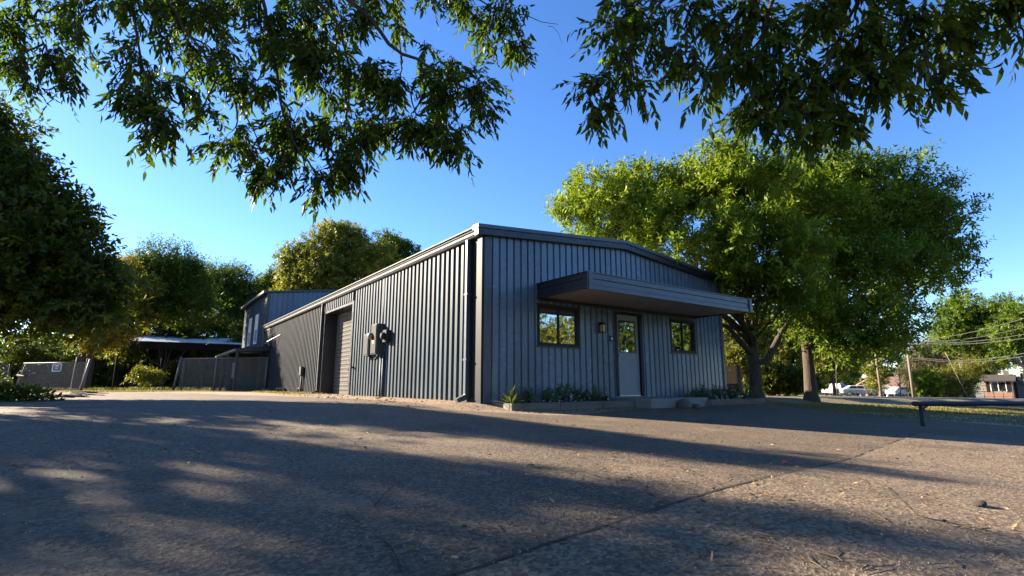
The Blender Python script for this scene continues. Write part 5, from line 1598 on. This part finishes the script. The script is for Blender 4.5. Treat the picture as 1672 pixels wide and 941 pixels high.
def car(label, p, rz, paint, kind, group='cars parked along the street'):
    e = empty('parked_car', p, label, 'car', group, rz)
    W_ = .88
    if kind == 'pickup':
        side = [(-2.6, .45), (-2.6, .95), (-.55, 1.0), (-.55, 1.05), (.95, 1.05), (2.35, .95), (2.5, .75), (2.5, .42)]
        cab = [(-.55, 1.05), (-.45, 1.72), (.45, 1.74), (1.05, 1.05)]
    else:
        side = [(-2.2, .38), (-2.25, .75), (-2.05, .98), (1.0, .98), (2.0, .86), (2.2, .70), (2.2, .36)]
        cab = [(-1.9, .98), (-1.2, 1.42), (.25, 1.46), (1.05, .98)] if kind == 'sedan' else [(-2.1, .98), (-1.95, 1.62), (.2, 1.68), (1.05, .98)]
    mb = MB()
    n = len(side)
    pts = [(x, -W_ * (1 if z < .9 else .95), z) for x, z in side] + [(x, W_ * (1 if z < .9 else .95), z) for x, z in side]
    mb.poly(pts, [tuple(range(n)), tuple(range(2 * n - 1, n - 1, -1))] + [(i, i + n, (i + 1) % n + n, (i + 1) % n) for i in range(n)])
    (xa, za), (xb, zb), (xc, zc), (xd, zd) = cab
    mb.hexa([(xa, -W_ * .93, za - .01), (xd, -W_ * .93, zd - .01), (xd, W_ * .93, zd - .01), (xa, W_ * .93, za - .01), (xb, -W_ * .72, zb), (xc, -W_ * .72, zc), (xc, W_ * .72, zc), (xb, W_ * .72, zb)])
    mb.build('body', M[paint], e, bevel=.05)
    for sgn in (-1, 1):
        def S(x, f):
            lo, hi = za, zb
            z = lo + (hi - lo) * f
            return (x, sgn * (W_ * (.93 - .21 * f) + .012), z)
        m1 = (xb + xc) / 2
        mb = MB()
        mb.quad(S(xa + .42 * (1 if kind != 'pickup' else .3), .12), S(m1 - .04, .12), S(m1 - .04, .85), S(xb + .05, .85))
        mb.quad(S(m1 + .04, .12), S(xd - .28, .12), S(xc - .04, .85), S(m1 + .04, .85))
        mb.build('side_window', M['car_glass'], e)
        for x in (-1.4, 1.4) if kind != 'pickup' else (-1.6, 1.65): wheel(e, x, sgn * .80, .33)
        MB().box((2.16 if kind != 'pickup' else 2.46, sgn * .6 - .17, .62), (2.23 if kind != 'pickup' else 2.53, sgn * .6 + .17, .76)).build('headlight', M['car_grey'], e)
    mb = MB()
    mb.quad((xd - .06, -W_ * .82, zd + .06), (xd - .06, W_ * .82, zd + .06), (xc + .07, W_ * .66, zc - .06), (xc + .07, -W_ * .66, zc - .06))
    mb.build('windscreen', M['car_glass'], e)
    MB().box((2.2 if kind != 'pickup' else 2.5, -.8, .34), (2.28 if kind != 'pickup' else 2.58, .8, .52)).build('bumper', M['box_dark'], e)
    return e


for u, Y, rz, paint, kind, lab in [(1393, 72, -.35, 'car_white', 'sedan', 'white sedan parked across the street, nearest the leaning sapling'),
                                   (1358, 76, .5, 'car_white', 'pickup', 'white pickup parked left of the white sedan'),
                                   (1366, 84, .3, 'car_pink', 'hatch', 'faded red car parked behind the white pickup'),
                                   (1408, 84, -.1, 'car_grey', 'hatch', 'silver car parked behind the white sedan'),
                                   (1462, 78, .15, 'car_grey', 'sedan', 'dim silver car in front of the grey garage wall')]:
    x = (u - 836) / FPX * Y
    car(lab, (x, Y, float(GZ(x, Y)) + .012), rz, paint, kind)

# ------------------------------------------------------------------ houses across the street
def house(label, u0, u1, Y, vw, depth, wall, roofm, rz=0.0, ridge=1.3, win=(), over=.45):
    x0, x1 = (u0 - 836) / FPX * Y, (u1 - 836) / FPX * Y
    g = float(GZ((x0 + x1) / 2, Y)) - .1
    h = W((u0 + u1) / 2, vw, Y)[2] - g
    L = x1 - x0
    e = empty('house', (x0, Y, g), label, 'house', 'houses across the street', rz)
    mb = MB()
    mb.box((0, 0, 0), (L, depth, h))
    mb.poly([(0, 0, h), (0, depth, h), (0, depth / 2, h + ridge)], [(0, 1, 2)])
    mb.poly([(L, 0, h), (L, depth, h), (L, depth / 2, h + ridge)], [(0, 1, 2)])
    mb.build('wall', M[wall], e)
    mb = MB()
    for ya, yb in ((-over, depth / 2), (depth + over, depth / 2)):
        z0 = h - over * ridge / (depth / 2)
        mb.hexa([(-over, ya, z0), (L + over, ya, z0), (L + over, yb, h + ridge), (-over, yb, h + ridge), (-over, ya, z0 + .14), (L + over, ya, z0 + .14), (L + over, yb, h + ridge + .14), (-over, yb, h + ridge + .14)])
    rf = mb.build('roof', M[roofm], e)
    MB().box((L * .7, depth * .42, h + ridge * .6), (L * .7 + .6, depth * .42 + .6, h + ridge + .7)).build('chimney', M['stone'], rf)
    for (f, wz, ww, wh_) in win:
        x = L * f
        fr = MB().box((x - ww / 2 - .08, -.05, wz - .08), (x + ww / 2 + .08, -.002, wz)).box((x - ww / 2 - .08, -.05, wz + wh_), (x + ww / 2 + .08, -.002, wz + wh_ + .08)).box((x - ww / 2 - .08, -.05, wz), (x - ww / 2, -.002, wz + wh_)).box((x + ww / 2, -.05, wz), (x + ww / 2 + .08, -.002, wz + wh_)).box((x - .04, -.05, wz), (x + .04, -.002, wz + wh_)).build('window', M['white'], e)
        MB().box((x - ww / 2, -.03, wz), (x - .04, -.01, wz + wh_)).box((x + .04, -.03, wz), (x + ww / 2, -.01, wz + wh_)).build('glass', M['glass'], fr)
        for sx in (x - ww / 2 - .50, x + ww / 2 + .10):
            MB().box((sx, -.05, wz - .05), (sx + .40, -.002, wz + wh_ + .05)).build('shutter', M['frame'], e)
    return e


house('low salmon house with a dark shuttered white window at the far right', 1594, 1626, 74, 622, 8, 'salmon', 'shingle', -.80, .75, [(.50, 1.0, 1.5, 1.3)])
house('dark open garage building right of the salmon house', 1646, 1720, 75, 626, 8, 'grey_wall', 'shingle', 0, .8, [])
house('grey walled house with a terracotta roof behind the wooden poles', 1448, 1520, 82, 633, 9, 'grey_wall', 'salmon_roof', 0, 1.6, [(.25, 1.0, 1.2, 1.1), (.7, 1.0, 1.2, 1.1)])
a_, b_ = W(1578, 655, 64), W(1655, 655, 64)
g_ = float(GZ(a_[0], 64))
e = empty('wire_fence', (a_[0], 64, g_), 'low wire fence with pale posts in front of the salmon house', 'fence')
Lf = b_[0] - a_[0]
hf = W(1600, 639.5, 64)[2] - g_
MB().tube([(0, 0, hf), (Lf, 0, hf)], .03, 6).tube([(0, 0, .1), (Lf, 0, .1)], .02, 6).build('rails', M['post_grey'], e)
for i in range(6):
    MB().tube([(Lf * i / 5, 0, -.2), (Lf * i / 5 + (-.2 if i == 0 else 0), 0, hf + .05)], .05, 8).build('post', M['post_grey'], e, smooth=True)
mb = MB()
chain_panel(mb, (0, 0, 0), (Lf, 0, 0), .1, hf, pitch=.30, rad=.008)
mb.build('chain_mesh', M['wire'], e, fix=False)

# ------------------------------------------------------------------ grass, litter and loose stones: nobody could count them
def blades(name, label, pts, n_each, h, seed, spread=.10, tintlo=0, tinthi=1):
    r = np.random.default_rng(seed)
    P = np.repeat(pts, n_each, 0) + r.normal(size=(len(pts) * n_each, 2)) * spread
    N = len(P)
    z = GZ(P[:, 0], P[:, 1])
    p = np.stack([P[:, 0], P[:, 1], z - .005], -1)
    ax = nrm(np.array([0, 0, 1.0]) + r.normal(size=(N, 3)) * np.array([.5, .5, .12]))
    up = nrm(np.stack([r.normal(size=N), r.normal(size=N), np.zeros(N)], -1))
    ln = h * r.uniform(.4, 1.3, N)
    v = leaf4(p, ax, up, ln, ln * .16 + .006)
    o = np_mesh(name, v, 4, LEAF4, M['grass'], None, tintlo + (tinthi - tintlo) * r.random(N))
    return tag(o, label, 'grass', kind='stuff')


r = np.random.default_rng(5)
def in_tri(n, quad):
    q = np.array(quad, float)
    s, t = r.random(n)[:, None], r.random(n)[:, None]
    return (q[0] * (1 - s) + q[1] * s) * (1 - t) + (q[3] * (1 - s) + q[2] * s) * t
lawn = in_tri(4200, [(7.6, 17.0), (8.8, 12.6), (17, 9.6), (30, 25)])
lawn2 = in_tri(2600, [(10, 18), (16, 12), (34, 14), (40, 34)])
keep = []
for P in np.concatenate([lawn, lawn2]):
    keep.append(True)
blades('grass', 'thin dry lawn right of the warehouse', np.concatenate([lawn, lawn2]), 9, .055, 6)
tuft = np.concatenate([in_tri(420, [(-23, 27.5), (-15.2, 30.4), (-14.5, 29.0), (-22, 26.5)]), in_tri(160, [(-12.5, 27), (-7.5, 20.6), (-8.4, 20.3), (-13, 26)]), in_tri(240, [(-26, 24.6), (-18, 26.2), (-18, 27.2), (-26, 26.4)])])
blades('grass_strip', 'yellow green grass strip in front of the tall chain-link fence', tuft, 10, .09, 8, .12, .2, 1.0)
und = in_tri(330, [(-30, 30), (-21, 36), (-14, 44), (-30, 44)])
blades('undergrowth', 'thin shaded undergrowth behind the gate', und, 12, .22, 9, .2, 0, .5)
wd = gp(302, 637)
sp_ = empty('tall_weed', (gr0[0] + 1.55, gr0[1] - .35, 0), 'single tall weed growing at the foot of the chain-link fence', 'weed')
rw = np.random.default_rng(12)
n = 46
hz = rw.uniform(.05, .85, n)
v = leaf8(np.stack([rw.normal(size=n) * .03, rw.normal(size=n) * .03, hz], -1), nrm(np.stack([rw.normal(size=n), rw.normal(size=n), np.full(n, .5)], -1)), nrm(np.array([0, 0, 1.0]) + rw.normal(size=(n, 3)) * .3), rw.uniform(.14, .26, n), rw.uniform(.035, .06, n), rw.uniform(0, .4, n))
np_mesh('leaves', v, 8, LEAF8, M['leaf_olive'], sp_, rw.random(n))
MB().tube([(0, 0, -.05), (.02, 0, .45), (0, .02, .9)], [.012, .009, .004], 5).build('stem', M['bark_dark'], sp_)
# ivy and brush spilling on to the lot at the left edge
def brush(name, label, center, rx, ry, h, n, seed, mt, L=.13):
    c = np.array([center[0], center[1], float(GZ(center[0], center[1]))])
    e = empty(name, c, label, 'bush')
    r = np.random.default_rng(seed)
    d = unit(r, n); d[:, 2] = np.abs(d[:, 2])
    p = d * np.array([rx, ry, h]) * (r.random((n, 1)) ** .45)
    ax = nrm(d + unit(r, n) * .8)
    up = nrm(np.array([0, 0, 1.0]) + r.normal(size=(n, 3)) * .5)
    ln = L * r.uniform(.5, 1.3, n)
    np_mesh('leaves', leaf8(p, ax, up, ln, ln * .45, r.uniform(0, .3, n)), 8, LEAF8, M[mt], e, r.random(n))
    mb = MB()
    for k in range(24):
        q = p[k]
        mb.tube([(0, 0, 0), q * .5 + (0, 0, .08), q], [.012, .008, .004], 4)
    mb.build('stems', M['bark_dark'], e)
    return e


bb = gp(8, 656)
brush('ground_bush', 'low dark green bush spilling onto the lot at the left edge', bb, 1.1, .7, .35, 1000, 3, 'leaf_dark')
bb = gp(20, 642)
brush('ground_bush', 'tall brushy growth along the foot of the far left fence', bb + np.array([-2.6, 1.0, 0]), 1.8, .7, 1.1, 1300, 4, 'leaf_mid', .16)
# fallen branches by the left gate
mb = MB()
r = np.random.default_rng(31)
for k in range(16):
    c = gp(r.uniform(15, 150), r.uniform(641, 651))
    a = r.uniform(-.5, .5)
    L = r.uniform(.5, 1.8)
    mb.tube([c + (-L / 2, 0, .02), c + (0, r.normal() * .1, .05), c + (L / 2 * math.cos(a), L / 2 * math.sin(a), .02)], [.03, .025, .012], 5)
tag(mb.build('fallen_branches', M['bark'], None), 'tangle of dry fallen branches at the foot of the left gate', 'branches', kind='stuff')


def scatter(n, seed, near=2.4, far=11.0):
    r = np.random.default_rng(seed)
    Y = near * (far / near) ** (r.random(n) ** 1.25)
    X = Y * r.uniform(-1.12, 1.12, n)
    return X, Y, r


X, Y, r = scatter(5200, 41)
cl = np.sin(X * 1.3 + 1.2 * np.sin(Y * .9)) + np.sin(Y * 1.7 + .6 * X) + r.normal(size=len(X)) * .7
k = cl > .1
X, Y = X[k], Y[k]
n = len(X)
p = np.stack([X, Y, GZ(X, Y) + .030 + r.random(n) * .006], -1)
az = r.random(n) * 2 * PI
ax = nrm(np.stack([np.cos(az), np.sin(az), r.normal(size=n) * .16], -1))
up = nrm(np.array([0, 0, 1.0]) + r.normal(size=(n, 3)) * .35)
ln = .030 * np.exp(np.clip(r.normal(size=n), -2, 1.6) * .45)
o = np_mesh('fallen_leaves', leaf8(p, ax, up, ln, ln * r.uniform(.2, .45, n), r.uniform(-.4, .4, n)), 8, LEAF8, M['dead_leaf'], None, r.random(n) ** 1.4)
tag(o, 'dry brown leaf litter scattered over the paved lot', 'leaves', kind='stuff')
X, Y, r = scatter(420, 42, 2.4, 9)
mb = MB()
for x, y in zip(X, Y):
    a = r.random() * PI * 2
    L = .03 * math.exp(r.normal() * .6)
    z = float(GZ(x, y)) + .031
    dx, dy = math.cos(a) * L, math.sin(a) * L
    mb.tube([(x - dx, y - dy, z), (x + r.normal() * L * .25, y + r.normal() * L * .25, z + .004), (x + dx, y + dy, z)], [.0022, .0026, .0014], 4, cap=False)
tag(mb.build('fallen_twigs', M['twig'], None, fix=False), 'thin dry twigs scattered over the paved lot', 'twigs', kind='stuff')
X, Y, r = scatter(5000, 43, 2.4, 9)
n = len(X)
OC = np.array([(1, 0, 0), (0, 1, 0), (-1, 0, 0), (0, -1, 0), (0, 0, 1), (0, 0, -.6)])
sz = .0034 * np.exp(np.clip(r.normal(size=n), -2, 1.5) * .4)
v = np.stack([X, Y, GZ(X, Y) + .0225], -1)[:, None, :] + (OC[None] * r.uniform(.6, 1.4, (n, 6, 1))) * sz[:, None, None]
o = np_mesh('pebbles', v, 6, [(0, 1, 4), (1, 2, 4), (2, 3, 4), (3, 0, 4), (1, 0, 5), (2, 1, 5), (3, 2, 5), (0, 3, 5)], M['pebble'], None)
tag(o, 'loose small pebbles on the paved lot', 'pebbles', kind='stuff')
X, Y = [], []
r = np.random.default_rng(44)
for _ in range(700):
    q = B(r.uniform(-2.2, -.1), r.uniform(-1, 11)) if r.random() < .75 else B(r.uniform(0, 4), r.uniform(-1.6, -.9))
    X.append(q[0]); Y.append(q[1])
X, Y = np.array(X), np.array(Y)
n = len(X)
p = np.stack([X, Y, GZ(X, Y) + .022], -1)
az = r.random(n) * 2 * PI
ax = nrm(np.stack([np.cos(az), np.sin(az), r.normal(size=n) * .2], -1))
up = nrm(np.array([0, 0, 1.0]) + r.normal(size=(n, 3)) * .4)
ln = .05 * np.exp(r.normal(size=n) * .4)
o = np_mesh('wall_litter', leaf8(p, ax, up, ln, ln * .4, r.uniform(-.3, .3, n)), 8, LEAF8, M['dead_leaf'], None, r.random(n))
tag(o, 'dry leaf litter drifted along the foot of the walls', 'leaves', kind='stuff')
q = gp(1284, 761)
mb = MB()
mb.poly([(-.05, -.02, .004), (.0, -.03, .02), (.05, -.01, .006), (.045, .025, .012), (0, .03, .03), (-.045, .02, .006)], [(0, 1, 4, 5), (1, 2, 3, 4)])
o = mb.build('wrapper', M['red_rag'], None)
o.location = q + (0, 0, .024)
sm = o.modifiers.new('thick', 'SOLIDIFY'); sm.thickness = .004
tag(o, 'small crumpled red wrapper lying by the pavement joint', 'litter')
q = gp(1601, 832)
o = rock('clod', 'small dark clod of bark on the sunlit paving at the right', 1601, 0, .045, (1.5, .8, .5), 9, 'clod', None, 'bark_dark')
o.location = q + (0, 0, .035)

# ------------------------------------------------------------------ light, sky, camera
sl = bpy.data.lights.new('sun', 'SUN')
sl.energy = 5.0
sl.angle = math.radians(0.55)
sl.color = (1.0, 0.845, 0.645)
so = bpy.data.objects.new('sun', sl)
COL.objects.link(so)
sv = Vector((SUN_H[0] * math.cos(SUN_EL), SUN_H[1] * math.cos(SUN_EL), math.sin(SUN_EL)))
so.rotation_euler = sv.to_track_quat('Z', 'Y').to_euler()
so.location = sv * 60

w = bpy.data.worlds.new('World')
SC.world = w
w.use_nodes = True
nt = w.node_tree
sky = nt.nodes.new('ShaderNodeTexSky')
sky.sky_type = 'NISHITA'
sky.sun_disc = False
sky.sun_elevation = SUN_EL
sky.sun_rotation = math.atan2(SUN_H[0], SUN_H[1])
sky.altitude = 200
sky.air_density = 0.9
sky.dust_density = 0.1
sky.ozone_density = 3.5
hs = nt.nodes.new('ShaderNodeHueSaturation')
hs.inputs['Saturation'].default_value = 1.17
hs.inputs['Hue'].default_value = 0.508
nt.links.new(sky.outputs[0], hs.inputs['Color'])
nt.links.new(hs.outputs[0], nt.nodes['Background'].inputs[0])
nt.nodes['Background'].inputs[1].default_value = 0.062

cd = bpy.data.cameras.new('camera')
co = bpy.data.objects.new('camera', cd)
COL.objects.link(co)
cd.sensor_width = 36.0
cd.lens = FPX / 1672 * 36.0
cd.clip_start = 0.05
cd.clip_end = 3000
co.location = (0, 0, EYE)
co.rotation_euler = (PI / 2 + TILT, 0, 0)
SC.camera = co
vs_ = SC.view_settings
vs_.view_transform = 'Standard'
vs_.look = 'None'
vs_.gamma = 1.0
vs_.exposure = 2.38
SC.cycles.max_bounces = 6
SC.cycles.diffuse_bounces = 3
SC.cycles.glossy_bounces = 3
SC.cycles.transmission_bounces = 4
